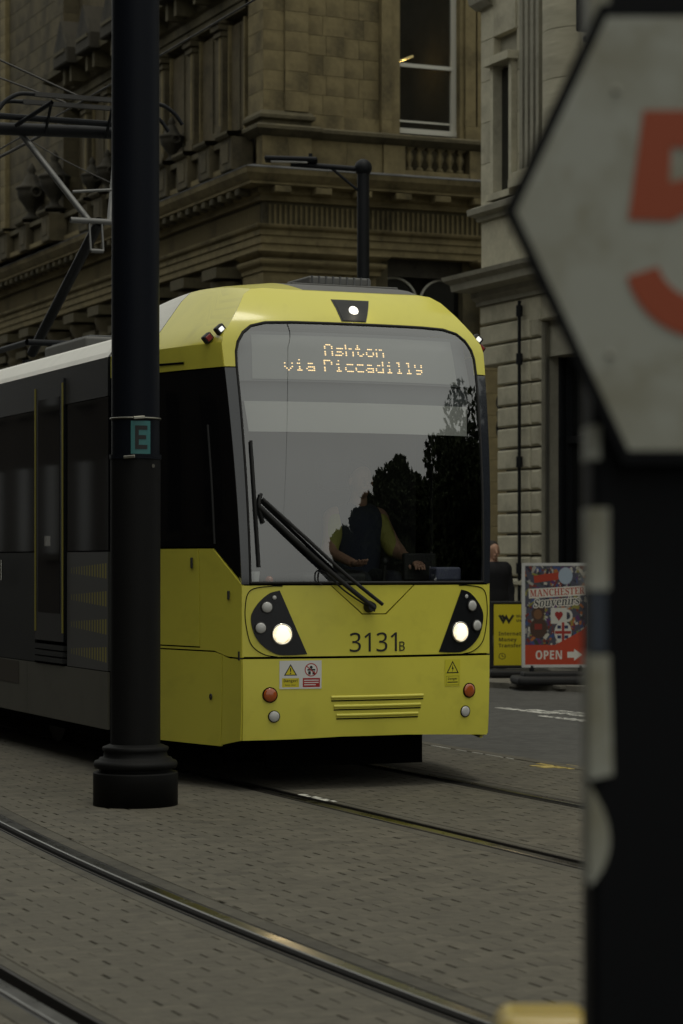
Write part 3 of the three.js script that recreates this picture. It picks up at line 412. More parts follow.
  part('knee_bar', [rod([-.28, 4.70, -6.25], [.28, 4.70, -6.25], .028), rod([-.1, 4.7, -6.25], [-.1, 4.42, -6.2], .012), rod([.02, 4.7, -6.25], [.02, 4.42, -6.2], .012), rod([-.1, 4.42, -6.2], [.02, 4.42, -6.2], .02), rod([-.26, 4.96, -6.25], [.3, 5.02, -6.25], .014)], M.greyMetal, pan);
  for (const s of [-1, 1]) part('upper_arm', [rod([s * .10, 4.70, -6.25], [s * .5, 5.68, -7.25], .030)], M.greyMetal, pan);
  part('head_frame', [rod([-.78, 5.74, -6.95], [.78, 5.74, -6.95], .03), rod([-.95, 5.64, -7.1], [.82, 5.70, -7.1], .06), rod([-.6, 5.66, -6.95], [-.35, 5.84, -6.6], .022), rod([.6, 5.66, -6.95], [.35, 5.84, -6.6], .022), rod([-.3, 5.62, -7.0], [-.3, 5.86, -6.8], .015), rod([.3, 5.62, -7.0], [.3, 5.86, -6.8], .015)], M.darkMetal, pan);
  for (const z of [-6.5, -6.9]) { part('contact_strip', [bx(1.1, .04, .05, 0, 5.88, z)], M.copper, pan); for (const s of [-1, 1]) part('horn', [tube([[s * .54, 5.88, z], [s * .7, 5.87, z], [s * .82, 5.80, z], [s * .9, 5.70, z]], .02, 14)], M.darkMetal, pan); }
}

// ------------------------------------------------------------------ sandstone corner building behind the tram
{
  const A = thing('sandstone_building', 'ornate sooty yellow sandstone corner building behind the tram, with urns and deep cornice', 'building', [-1.46, 0, -45.03], TH);
  const sand = i => M.sand[((i * 7 + (i >> 2) * 3) % 4 + 4) % 4]; let n = 0;
  const bF = (x0, x1, y0, y1, z, d = .12, name = 'ashlar_block', m) => part(name, block(x1 - x0 - .004, y1 - y0 - .004, d, .006, n % 5), m || sand(n++), A, [(x0 + x1) / 2, (y0 + y1) / 2, z - d / 2]);
  const bL = (z0, z1, y0, y1, x, d = .12, name = 'ashlar_block', m) => part(name, block(z1 - z0 - .004, y1 - y0 - .004, d, .006, n % 5), m || sand(n++), A, [x + d / 2, (y0 + y1) / 2, (z0 + z1) / 2], [0, -Math.PI / 2, 0]);
  const W = (name, x0, x1, y0, y1, z0, z1, m = M.sandDark) => part(name, bx(x1 - x0, y1 - y0, z1 - z0, (x0 + x1) / 2, (y0 + y1) / 2, (z0 + z1) / 2), m, A);
  // core walls, with a real room behind the first floor window
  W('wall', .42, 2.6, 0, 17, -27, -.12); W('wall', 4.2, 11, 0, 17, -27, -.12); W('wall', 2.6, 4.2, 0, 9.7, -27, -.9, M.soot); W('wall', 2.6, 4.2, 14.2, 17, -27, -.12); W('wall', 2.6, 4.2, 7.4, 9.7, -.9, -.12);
  W('room_back', 2.6, 4.2, 9.7, 14.2, -6.2, -6, M.room); W('room_floor', 2.6, 4.2, 9.68, 9.7, -6, -.2, M.room); W('room_ceiling', 2.6, 4.2, 13.9, 14.2, -6, -.2, M.blind);
  // F face upper storey: pier, wall, pilasters, in courses
  const course = .372;
  for (let k = 0; k < 15; k++) {
    const y0 = 9.93 + k * course, y1 = y0 + course, o = k & 1;
    bF(-.06, .36, y0, y1, .16, .32); bF(.36, .83, y0, y1, .21, .25);
    bF(.83, o ? 1.25 : 1.18, y0, y1, .06); bF(o ? 1.25 : 1.18, 1.62, y0, y1, .06); bF(1.62, o ? 1.95 : 2.05, y0, y1, -.01); bF(o ? 1.95 : 2.05, 2.37, y0, y1, -.01);
     bF(4.62, 5.4, y0, y1, .03); bF(5.4, 6.3, y0, y1, .03);
    bL(-.62, .16, y0, y1, -.06, .4);
  }
  for (const [x0, x1, z, d] of [[.83, 1.62, .06, .12], [1.62, 2.37, .03, .12], [2.37, 2.58, .12, .2], [4.14, 4.62, .12, .2], [4.62, 6.3, .03, .12]]) bF(x0, x1, 9.64, 9.93, z, d);
  const profPed = [[0, 9.60], [.03, 9.62], [.03, 9.74], [.10, 9.78], [.10, 9.84], [.02, 9.93], [-.2, 9.93]];
  part('pedestal_moulding', sweep([[-.06, -.65, -1, 0], [-.06, .16, -1, 1], [.86, .16, 1, 1], [.86, -.1, 1, 0]], profPed), M.sandDark, A);
  for (const [x0, x1] of [[2.37, 2.58], [4.14, 4.36], [4.40, 4.62]]) W('window_pilaster', x0, x1, 9.93, 15.6, -.08, .12, M.sand[0]);
  // window: architrave, frame, panes
  for (const [x0, x1] of [[2.585, 2.775], [4.05, 4.135]]) part('window_architrave', bx(x1 - x0, 4.4, .22, (x0 + x1) / 2, 11.85, -.05), M.sand[2], A);
  const win = part('sash_window', [bx(.06, 4.3, .1, 2.82, 11.85, -.16), bx(.10, 4.3, .1, 4.0, 11.85, -.16), bx(1.28, .10, .12, 3.41, 9.79, -.15), bx(1.12, .07, .1, 3.41, 11.05, -.15), bx(1.12, .035, .05, 3.41, 9.99, -.21)], M.frameW, A);
  part('pane', bx(1.13, 1.18, .006, 3.405, 10.42, -.19), M.pane, win); part('pane', bx(1.13, 2.6, .006, 3.405, 12.4, -.17), M.pane, win);
  // sill course, dado and balustrade
  const sillP = [[0, 9.45], [.04, 9.47], [.12, 9.53], [.16, 9.56], [.16, 9.62], [.10, 9.66], [-.1, 9.66]];
  part('sill_course', sweep([[-.10, -.75, -1, 0], [-.10, .20, -1, 1], [.9, .20, 1, 1], [.9, .10, 1, 1], [6.4, .10, 0, 1]], sillP), M.sandDark, A);
  bF(-.10, .42, 8.9, 9.45, .20, .3); bF(.42, .9, 8.9, 9.45, .20, .3); bF(.9, 1.65, 8.9, 9.45, .10, .2); bF(1.65, 2.4, 8.9, 9.45, .10, .2); bF(2.4, 2.86, 8.9, 9.45, .14, .25); bF(4.22, 4.7, 8.9, 9.45, .14, .25); bF(4.7, 6.3, 8.9, 9.45, .10, .2); bF(2.86, 4.22, 8.9, 9.0, .12, .2, 'balustrade_base');
  const balP = [[.055, 0], [.075, .02], [.06, .06], [.03, .09], [.05, .17], [.078, .25], [.06, .33], [.035, .37], [.06, .41], [.075, .44], [.075, .46]];
  for (let i = 0; i < 6; i++) { const b = part('baluster', lathe(balP.map(([r, y]) => [r, y]), 14), M.sand[2], A, [2.99 + i * .215, 9.0, .02]); part('baluster_cap', bx(.15, .05, .14, 0, .44, 0), M.sand[3], b); }
  // great cornice round the corner
  const path = [[0, -26, -1, 0], [0, 0, -1, 1], [6.6, 0, 0, 1]];
  part('cornice', sweep(path, [[-.2, 8.26], [.10, 8.26], [.10, 8.36], [.16, 8.40], [.16, 8.50], [.40, 8.52], [.40, 8.56], [.44, 8.60], [.52, 8.70], [.54, 8.78], [.54, 8.80]]), M.sand[3], A);
  part('cornice_flashing', sweep(path, [[.55, 8.795], [.55, 8.81], [.3, 8.88], [-.2, 8.93]]), M.lead, A);
  for (let i = 0; i < 8; i++) part('modillion', block(.33, .125, .30, .015, i % 3), M.sand[2], A, [.24 + i * .82, 8.44, .27]);
  for (let i = 0; i < 40; i++) part('modillion', block(.20, .12, .28, .015, i % 3), M.sandDark, A, [-.26, 8.44, -.35 - i * .46], [0, -Math.PI / 2, 0]);
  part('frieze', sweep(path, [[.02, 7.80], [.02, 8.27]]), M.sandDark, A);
  const fl = []; for (let i = 0; i < 60; i++) fl.push(bx(.045, .36, .03, .12 + i * .105, 8.02, .03)); for (let i = 0; i < 180; i++) fl.push(bx(.03, .36, .045, -.03, 8.02, -.12 - i * .105)); part('frieze_flute', fl, M.sand[3], A).userData.kind = 'stuff';
  part('architrave', sweep(path, [[-.2, 7.34], [.04, 7.34], [.04, 7.47], [.07, 7.475], [.07, 7.62], [.10, 7.625], [.10, 7.72], [.16, 7.76], [.18, 7.80], [.18, 7.82], [.0, 7.83]]), M.sand[0], A);
  // F ground storey: pier with capital, opening with two round headed lights
  for (let k = 0; k < 16; k++) { const y0 = 6.95 - (k + 1) * .43; bF(-.02, .8 + (k & 1) * .2, y0, y0 + .43, .06, .4); bF(.8 + (k & 1) * .2, 1.62, y0, y0 + .43, .06, .3); bF(1.62, 2.28, y0, y0 + .43, .06, .3); bF(4.55, 6.4, y0, y0 + .43, .06, .3); bL(-1.0, .06, y0, y0 + .43, -.02, .4); }
  const capP = [[-.2, 6.95], [.05, 6.95], [.05, 7.02], [.12, 7.08], [.14, 7.12], [.14, 7.16], [.06, 7.20], [.16, 7.26], [.2, 7.30], [.2, 7.34], [-.1, 7.34]];
  part('pier_capital', sweep([[0, -1.0, -1, 0], [0, .06, -1, 1], [2.3, .06, 1, 1], [2.3, -.3, 1, 0]], capP), M.sand[0], A);
  part('pier_capital', sweep([[4.53, -.3, -1, 0], [4.53, .06, -1, 1], [6.4, .06, 0, 1]], capP), M.sand[1], A);
  W('lintel', 2.3, 4.53, 7.0, 7.34, -.9, -.2, M.soot);
  for (const x of [2.81, 3.85]) { const aw = part('arched_window', [new THREE.TorusGeometry(.49, .022, 8, 40, Math.PI).translate(x, 6.5, -.3), bx(.04, 6.5, .05, x - .49, 3.25, -.3), bx(.04, 6.5, .05, x + .49, 3.25, -.3)], M.frameW, A); const s = new THREE.Shape(); s.moveTo(-.48, 0); s.lineTo(.48, 0); s.lineTo(.48, 6.5); s.absarc(0, 6.5, .48, 0, Math.PI); s.lineTo(-.48, 0); part('pane', new THREE.ExtrudeGeometry(s, { depth: .01, bevelEnabled: false }), M.winGlass, aw, [x, 0, -.33]); }
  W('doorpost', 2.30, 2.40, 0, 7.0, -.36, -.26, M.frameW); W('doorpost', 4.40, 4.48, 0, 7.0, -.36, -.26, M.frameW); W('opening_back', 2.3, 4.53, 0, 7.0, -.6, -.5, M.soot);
  // L face: pilasters, recessed panels, entablature with little gables, pedestals and urns
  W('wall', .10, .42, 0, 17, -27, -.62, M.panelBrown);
  const zs = [-.62, -2.0, -3.62, -5.4, -7.2, -9.0, -10.7];
  zs.forEach((z, i) => {
    if (i) { const p = part('pilaster', [bx(.22, 2.1, .34, -.02, 10.75, z), bx(.30, .22, .44, -.04, 9.74, z), bx(.26, .10, .40, -.03, 9.90, z)], M.sootyShadeSand[2], A); part('pilaster_capital', [bx(.28, .08, .40, -.04, 11.72, z), bx(.34, .12, .46, -.06, 11.86, z), bx(.42, .06, .52, -.08, 11.95, z)], M.sootyShadeSand[1], p); part('pilaster_fillet', bx(.05, 2.0, .08, -.12, 10.8, z + .06), M.sand[1], p); }
    const b = zs[i + 1]; if (b === undefined) return; const mid = (z + b) / 2, w = z - b - .5;
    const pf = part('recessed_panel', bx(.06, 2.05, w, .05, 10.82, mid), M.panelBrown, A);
    for (const q of [z - .27, b + .27]) part('panel_mould', bx(.12, 2.15, .05, .02, 10.8, q), M.sand[0], pf);
    part('panel_mould', bx(.03, 2.0, .03, .01, 10.8, mid + w * .1), M.sandDark, pf);
  });
  part('upper_entablature', sweep([[0, -12.9, -1, 0], [0, -.62, -1, 0]], [[-.2, 11.98], [.12, 11.98], [.12, 12.14], [.16, 12.15], [.16, 12.32], [.24, 12.36], [.12, 12.40], [.12, 12.62], [.3, 12.68], [.5, 12.74], [.52, 12.88], [.1, 12.98], [-.2, 13.0]]), M.sandDark, A);
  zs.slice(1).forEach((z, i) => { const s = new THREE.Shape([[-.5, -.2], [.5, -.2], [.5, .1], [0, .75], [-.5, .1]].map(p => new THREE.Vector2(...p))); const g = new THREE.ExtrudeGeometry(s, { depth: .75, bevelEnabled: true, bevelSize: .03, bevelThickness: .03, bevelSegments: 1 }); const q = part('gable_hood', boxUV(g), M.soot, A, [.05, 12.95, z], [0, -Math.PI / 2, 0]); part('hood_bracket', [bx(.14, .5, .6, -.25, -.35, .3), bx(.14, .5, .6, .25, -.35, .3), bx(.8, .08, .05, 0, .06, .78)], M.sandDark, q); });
  // plain projecting pier farther along, then window bays
  for (let k = 0; k < 17; k++) { const y0 = 9.6 + k * .42; for (let j = 0; j < 5; j++) { const z1 = -11.9 - j * .94 - (k & 1 && j ? .3 : 0), z0 = j === 4 ? -16.5 : -11.9 - (j + 1) * .94 - (k & 1 ? .3 : 0); bL(z0, z1, y0, y0 + .42, -.28, .4, 'ashlar_block', M.sootyShadeSand[n++ % 3]); } bL(-16.95, -16.5, y0, y0 + .42, -.4, .5, 'quoin', M.sand[2]); }
  for (const z of [-19.6, -22.6, -25.2]) { const w = part('window_frame', [bx(.1, 3.4, .1, .02, 11.6, z - .55), bx(.1, 3.4, .1, .02, 11.6, z + .55), bx(.1, .1, 1.2, .02, 9.9, z), bx(.1, .08, 1.2, .02, 11.6, z)], M.frameW, A); part('pane', bx(.02, 3.3, 1.05, .07, 11.6, z), M.winGlass, w); part('window_hood', sweep([[0, z - .9, -1, 0], [0, z + .9, -1, 0]], [[0, 13.4], [.35, 13.5], [.4, 13.65], [0, 13.75]]), M.soot, A); }
  // parapet on the cornice ledge: pedestals, sunk panels, capping, urns
  const zp = [-.75, -1.95, -3.2, -4.45, -5.8, -7.2, -8.7, -9.8, -11.8, -13.7, -15.4, -17.2, -19, -21];
  zp.forEach((z, i) => {
    const px = i > 7 ? -.52 : -.24;
    const p = part('pedestal', [block(.62, .62, .46, .02, i % 3).clone().rotateY(-Math.PI / 2).translate(px, 9.2, z), bx(.02, .36, .34, px - .235, 9.22, z)], M.sootyShadeSand[i % 3], A);
    part('pedestal_cap', sweep([[px - .23, z - .34, -1, 0], [px - .23, z + .34, -1, 0]], [[0, 9.48], [.05, 9.50], [.10, 9.55], [.10, 9.60], [-.5, 9.64]]), M.sandDark, p);
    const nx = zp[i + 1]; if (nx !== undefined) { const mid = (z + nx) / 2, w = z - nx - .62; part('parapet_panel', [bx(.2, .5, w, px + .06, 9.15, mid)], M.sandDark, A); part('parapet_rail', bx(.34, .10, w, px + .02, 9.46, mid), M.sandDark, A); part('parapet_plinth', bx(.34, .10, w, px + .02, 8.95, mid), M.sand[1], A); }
    if ([3, 6, 7, 8, 9, 12].includes(i)) { const s = i > 7 ? 1.28 : .88; const u = part('urn', lathe([[.001, 0], [.17, 0], [.17, .05], [.09, .10], [.07, .16], [.12, .24], [.24, .40], [.27, .50], [.26, .56], [.30, .58], [.29, .62], [.20, .66], [.15, .74], [.10, .84], [.06, .88], [.09, .94], [.05, 1.02], [.001, 1.08]].map(([r, y]) => [r * s, y * s]), 20), M.soot, A, [px, 9.62, z]); for (const q of [-1, 1]) part('urn_handle', new THREE.TorusGeometry(.09 * s, .022 * s, 6, 16).translate(0, .5 * s, q * .3 * s).rotateY(0), M.soot, u); }
  });
  // ground storey of L: columns before a dark recessed wall
  const colP = [[.30, 0], [.34, .1], [.30, .25], [.27, .3], [.27, 3.2], [.235, 6.4], [.25, 6.42], [.27, 6.5], [.24, 6.54], [.24, 6.62], [.34, 6.78], [.34, 6.9]];
  for (let i = 0; i < 13; i++) { const z = -1.7 - i * 1.85; const c = part('column', lathe(colP, 20), M.sootyShadeSand[1], A, [-.05, 0, z]); part('column_abacus', bx(.8, .2, .8, 0, 7.05, 0), M.sandDark, c); part('impost', [bx(.5, .25, .9, .1, 6.3, .9), bx(.5, .16, .9, .05, 6.6, .9)], M.sandDark, c); }
  W('ground_floor_shade', .2, .45, 0, 7.2, -26, -1.0, M.soot);  // dark slab: shade behind the columns put into its colour
  const tl = thing('tube_light', 'lit fluorescent tube seen through the upper sash window', 'lamp', [-1.52, 0, -45], TH);
  part('tube', rod([3.5, 11.41, -1.5], [3.84, 11.55, -1.5], .022), std([1, .9, .6], .5, { emissive: col(1, .75, .32), emissiveIntensity: 1.2 }), tl);
  const q = new THREE.PointLight(0xffd080, .5, 6); q.position.set(3.65, 11.40, -1.5); q.castShadow = true; tl.add(q);
}

// ------------------------------------------------------------------ grey stone building on the right
{
  const p0 = street(9.6, -17.6), B = thing('grey_stone_building', 'pale grey stone building at right with rusticated ground floor and dark shopfront', 'building', [p0.x, 0, p0.z], TH);
  const port = i => M.port[((i * 5 + (i >> 1)) % 4 + 4) % 4]; let n = 0;
  const bL = (z0, z1, y0, y1, x, d, name = 'rusticated_block', c = .022) => part(name, block(z1 - z0, y1 - y0, d, c, n % 5), port(n++), B, [x + d / 2, (y0 + y1) / 2, (z0 + z1) / 2], [0, -Math.PI / 2, 0]);
  const W = (name, x0, x1, y0, y1, z0, z1, m = M.portDark) => part(name, bx(x1 - x0, y1 - y0, z1 - z0, (x0 + x1) / 2, (y0 + y1) / 2, (z0 + z1) / 2), m, B);
  W('wall', .14, 1.6, 0, 4.5, .62, 1.86); W('wall', 1.6, 9, 0, 4.5, .62, 14, M.soot); W('wall', .14, 9, 4.5, 5.55, .04, 14); W('wall', .14, 9, 5.55, 17, .03, 14); W('wall', .14, 1.6, 0, 4.5, 5.3, 8, M.portDark); W('wall', .14, 1.6, 0, 4.5, 11, 14, M.portDark);
  const H = .3155, G = .03;
  for (let k = 0; k < 13; k++) { const y0 = 1.30 + k * H, top = k > 9; bL(top ? .0 : .576, 1.61, y0 + G, y0 + H, 0, .3); bL(1.615, 1.90, y0 + G, y0 + H, .01, .3, 'rusticated_return', .03); bL(5.25, 6.7, y0 + G, y0 + H, 0, .3); bL(6.7, 8.05, y0 + G, y0 + H, 0, .3); }
  
  for (let j = 0; j < 5; j++) bL(j ? 1.95 + (j - 1) * .83 : 1.2, 1.95 + j * .83, 5.02, 5.40, .005, .3, 'lintel_block');
  bL(.5, 1.95, .0, 1.26, -.06, .36, 'plinth_block'); bL(5.2, 8.1, .0, 1.26, -.06, .36, 'plinth_block'); part('plinth_moulding', sweep([[-.06, .5, -1, 0], [-.06, 1.95, -1, 0]], [[0, 1.2], [.04, 1.21], [.04, 1.26], [-.1, 1.30]]), M.port[2], B);
  const path = [[4, 0, 0, -1], [0, 0, -1, -1], [0, 14, -1, 0]];
  part('cornice', sweep(path, [[-.1, 5.40], [.04, 5.40], [.04, 5.46], [.10, 5.52], [.10, 5.60], [.32, 5.64], [.34, 5.74], [.42, 5.80], [.44, 5.86], [.2, 5.92], [-.1, 5.95]]), M.portDark, B);
  for (let j = 0; j < 9; j++) bL(j * 1.3 + .01, j * 1.3 + 1.3, 5.93, 6.68, .02, .3, 'wall_block', .008);
  part('string_course', sweep(path, [[-.1, 6.66], [.03, 6.68], [.05, 6.74], [.14, 6.78], [.15, 6.86], [.06, 6.90], [-.1, 6.94]]), M.portDark, B);
  for (let k = 0; k < 9; k++) { const y0 = 6.92 + k * .62; bL(.0, .42, y0, y0 + .615, .02, .3, 'wall_block', .006); if (y0 > 8.9 || y0 < 6.5) bL(.42, 1.12, y0, y0 + .615, .02, .3, 'wall_block', .006); bL(1.12, 1.24, y0, y0 + .615, .05, .3, 'wall_block', .006); }
  part('window_architrave', [bx(.2, 2.0, .09, .06, 7.95, .475), bx(.2, 2.0, .09, .06, 7.95, 1.07), bx(.3, .12, .8, .02, 9.0, .77), bx(.25, .1, .75, .03, 6.98, .77)], M.port[2], B); part('window_pane', bx(.04, 1.9, .5, .13, 7.95, .77), M.winGlass, B);
  for (let k = 0; k < 4; k++) part('fluted_pilaster_rib', bx(.1, 3.6, .09, .06, 8.95, 1.32 + k * .17), M.portDark, B); part('pilaster_base', [bx(.3, .12, .8, .02, 7.08, 1.58), bx(.25, .1, .74, .04, 7.2, 1.58)], M.port[0], B);
  for (let k = 0; k < 8; k++) part('column_drum', cyl(.52, .52, .69, .30, 7.3 + k * .7, 2.55, 32), port(k), B); for (let k = 0; k < 8; k++) bL(3.1, 6.5, 6.95 + k * .7, 7.645 + k * .7, .04, .3, 'wall_block', .006);
  part('upper_cornice', sweep([[3, 0, 0, -1], [0, 0, -1, -1], [0, .46, -1, 0]], [[0, 9.86], [.05, 9.88], [.12, 9.96], [.14, 10.06], [.0, 10.12]]), M.portDark, B);
  const pipe = part('downpipe', [rod([-.07, .1, 1.43], [-.07, 5.35, 1.43], .026, 12)], M.darkMetal, B); for (const y of [5.2, 4.5, 3.0, 1.45]) part('pipe_collar', [cyl(.05, .05, .16, -.07, y, 1.43, 14)], M.darkMetal, pipe);
  W('shopfront_reveal', .31, 1.6, 0, 5.0, 1.87, 1.91, M.tramBlack); W('shopfront_reveal', .04, .31, 0, 5.0, 1.903, 1.92, M.portDark);
  // shopfront, recessed between the piers
  for (const z of [1.99, 3.6, 5.15]) part('shopfront_mullion', bx(.08, 4.9, .05, .45, 2.5, z), M.darkMetal, B); part('shopfront_mullion', bx(.05, 4.6, .02, .10, 2.7, 1.98), M.clampM, B);
  part('shop_glass', [bx(.02, 4.6, 3.1, .5, 2.7, 3.57)], M.winGlass, B); part('stall_riser', bx(.2, .5, 3.1, .5, .35, 3.57), M.tramBlack, B); part('shop_transom', bx(.12, .1, 3.1, .46, 3.3, 3.57), M.darkMetal, B);
  part('shop_ceiling', bx(1.5, .1, 3.3, .9, 5.0, 3.57), M.soot, B);
  const pt = canvasTex(256, 384, (c, w, h) => { c.fillStyle = '#5c5c58'; c.fillRect(0, 0, w, h); c.fillStyle = '#a8a79e'; for (let i = 0; i < 7; i++) c.fillRect(24 + i * 26, 36, 20, 22); c.fillRect(24, 140, 12, 46); c.fillRect(44, 126, 10, 46); c.fillRect(62, 112, 10, 60); c.fillRect(80, 128, 14, 44); c.fillRect(102, 114, 9, 58); c.fillRect(24, 214, 100, 8); c.fillStyle = '#8d8870'; c.beginPath(); c.ellipse(214, 330, 66, 120, .25, 0, 7); c.fill(); c.strokeStyle = '#b3ad92'; c.lineWidth = 6; c.beginPath(); c.moveTo(120, 384); c.lineTo(170, 250); c.stroke(); });
  const g = new THREE.BoxGeometry(.9, 1.5, .01); part('window_poster', g, std([.9, .9, .9], .6, { map: pt }), B, [.47, 1.75, 2.98], [0, -Math.PI / 2, 0]);
  const hs = thing('hanging_banner', 'dark hanging banner on a bracket high on the grey building, beside the hexagonal sign', 'banner', [p0.x, 0, p0.z], TH);
  part('banner', rbx(.5, 2.2, .12, .03, -.55, 9.7, 4.5), M.postBlack, hs); part('banner_foot', cyl(.14, .14, .05, -.55, 8.52, 4.5), M.darkMetal, hs); part('bracket', rod([0, 9.6, 4.5], [-.5, 9.6, 4.5], .03), M.darkMetal, hs);
  const lf = thing('wall_lantern', 'small dark wrought iron lantern on the corner just right of the tram', 'lantern', [p0.x, 0, p0.z], TH);
  part('lantern_body', [new THREE.TorusGeometry(.16, .025, 8, 20).rotateY(Math.PI / 2).translate(.2, 3.55, .36), cyl(.05, .09, .5, .2, 3.55, .36, 8), new THREE.TorusGeometry(.09, .02, 8, 16).rotateY(Math.PI / 2).translate(.2, 3.95, .28), new THREE.TorusGeometry(.07, .02, 8, 16).rotateY(Math.PI / 2).translate(.2, 3.98, .44)], M.darkMetal, lf); part('bracket', [rod([.2, 4.12, .25], [.2, 4.12, .6], .02), rod([.2, 3.2, .3], [.2, 3.2, .6], .03)], M.darkMetal, lf);
}
{ // buildings out of frame that shade the left side of the street
  for (const [i, v0, v1, h] of [[0, -110, -20, 19], [1, -20, 4, 21], [2, 4, 24, 18]]) {
    const c = street(-15.5 - 4, (v0 + v1) / 2), o = thing('left_terrace', ['tall stone terrace across the street, left of the tram, far end', 'tall stone terrace across the street, left of the tram, middle block', 'tall stone terrace across the street, beside the camera'][i], 'building', [c.x, 0, c.z], TH);
    part('wall', bx(8, h, v1 - v0 - .2, 0, h / 2, 0), M.brick, o); part('cornice', bx(1.0, .6, v1 - v0, 4.2, h - 1, 0), M.sandDark, o);
    for (let f = 0; f < 4; f++) for (let z = v0 + 2; z < v1 - 1; z += 3) { const w = part('window_frame', [bx(.16, 2.6, .12, 4.02, 3 + f * 4.2, z - (v0 + v1) / 2 - .7), bx(.16, 2.6, .12, 4.02, 3 + f * 4.2, z - (v0 + v1) / 2 + .7), bx(.2, .15, 1.7, 4.04, 1.65 + f * 4.2, z - (v0 + v1) / 2)], M.soot, o); part('pane', bx(.08, 2.5, 1.3, 4.02, 3 + f * 4.2, z - (v0 + v1) / 2), M.winGlass, w); }
  }
}
{ // unseen low buildings added behind the trees to darken the windscreen reflection
  [[29.5, -17, 9.6, 9, 'unseen dark brick building added for the windscreen reflection, behind the tallest tree'], [28.2, -8.2, 7.2, 8, 'unseen lower brick building added for the windscreen reflection, behind the middle trees'], [24.6, 0.2, 4.6, 6, 'unseen single storey brick block added for the windscreen reflection, behind the small trees']].forEach(([x, z, h, w, label]) => {
    const o = thing('added_brick_building', label, 'building', [x, 0, z], -.35); part('wall', bx(5, h, w, 0, h / 2, 0), M.brick, o);
    const s = new THREE.Shape([[-2.7, 0], [2.7, 0], [0, 1.3]].map(p => new THREE.Vector2(...p))), g = new THREE.ExtrudeGeometry(s, { depth: w + .4, bevelEnabled: false }); part('roof', boxUV(g), M.bed, o, [0, h, -w / 2 - .2]);
    for (let k = -1; k < 2; k++) for (let f = 0; f < Math.floor(h / 3); f++) { const wf = part('window_frame', bx(.1, 1.6, 1.1, -2.5, 1.8 + f * 3, k * w * .3), M.frameW, o); part('pane', bx(.04, 1.4, .9, -2.55, 1.8 + f * 3, k * w * .3), M.winGlass, wf); }
  });
}
// ------------------------------------------------------------------ trees on the square at the right, mirrored in the windscreen
{
  const leaf = new THREE.BufferGeometry(); const pos = []; for (const [a, b] of [[0, 0], [1.3, .6], [2.4, -.5]]) { const c = Math.cos(a), s = Math.sin(a), q = (x, y, z) => [x * c + z * s, y * Math.cos(b) + x * Math.sin(b) * .3, -x * s + z * c]; pos.push(...q(-.5, 0, 0), ...q(0, -.28, .1), ...q(.5, 0, 0), ...q(-.5, 0, 0), ...q(.5, 0, 0), ...q(0, .28, .08)); } leaf.setAttribute('position', new THREE.Float32BufferAttribute(pos, 3)); leaf.computeVertexNormals();
  const spots = [[24.5, -15.5, 12.4, 5.4, 'tallest leafy tree of the row on the square, out to the right'], [23.6, -8.6, 10.2, 4.8, 'broad leafy tree second along the row on the square'], [20.6, -3.0, 9.2, 3.9, 'middle leafy tree of the row on the square'], [18.2, .6, 7.2, 2.7, 'small leafy tree near the end of the row on the square'], [16.2, 2.9, 5.0, 2.0, 'lowest young tree at the end of the row on the square']];
  spots.forEach(([x, z, h, R, label], i) => {
    const o = thing('leafy_tree', label, 'tree', [x, 0, z], 0, 'trees on the square'), r = rng(90 + i), limbs = [];
    limbs.push(new THREE.TubeGeometry(new THREE.CatmullRomCurve3([V3(0, 0, 0), V3(.1, h * .3, .05), V3(0, h * .6, 0), V3(.1, h * .85, .1)]), 12, .05 + h * .012, 8)); for (let k = 0; k < 9; k++) { const a = k * 2.4, y = h * (.25 + .05 * k); limbs.push(rod([0, y, 0], [Math.cos(a) * R * .7, y + h * .15, Math.sin(a) * R * .7], .03 + h * .003, 6)); }
    part('trunk', limbs, M.bark, o);
    const N = 9000, im = new THREE.InstancedMesh(leaf, M.leaf, N), m = new THREE.Matrix4(), qn = new THREE.Quaternion(), e = new THREE.Euler();
    const lobes = []; for (let k = 0; k < 24; k++) { const a = r() * 6.28, rr = R * (.25 + .55 * r()); lobes.push([Math.cos(a) * rr, h * (.08 + .72 * r()), Math.sin(a) * rr, R * (.3 + .2 * r())]); } lobes.push([0, h * .55, 0, R * .6], [0, h * .86, 0, R * .34]);
    for (let k = 0; k < N; k++) { const L = lobes[Math.floor(r() * lobes.length)], a = r() * 6.28, c = 2 * r() - 1, s = Math.sqrt(1 - c * c), d = L[3] * Math.cbrt(.25 + .75 * r()); e.set(r() * 6, r() * 6, r() * 6); const sc = .34 + .34 * r(); m.compose(V3(L[0] + d * s * Math.cos(a), Math.max(.4, L[1] + d * c), L[2] + d * s * Math.sin(a)), qn.setFromEuler(e), V3(sc, sc, sc)); im.setMatrixAt(k, m); }
    im.name = 'crown'; im.castShadow = im.receiveShadow = true; im.userData.kind = 'stuff'; o.add(im);
  });
}

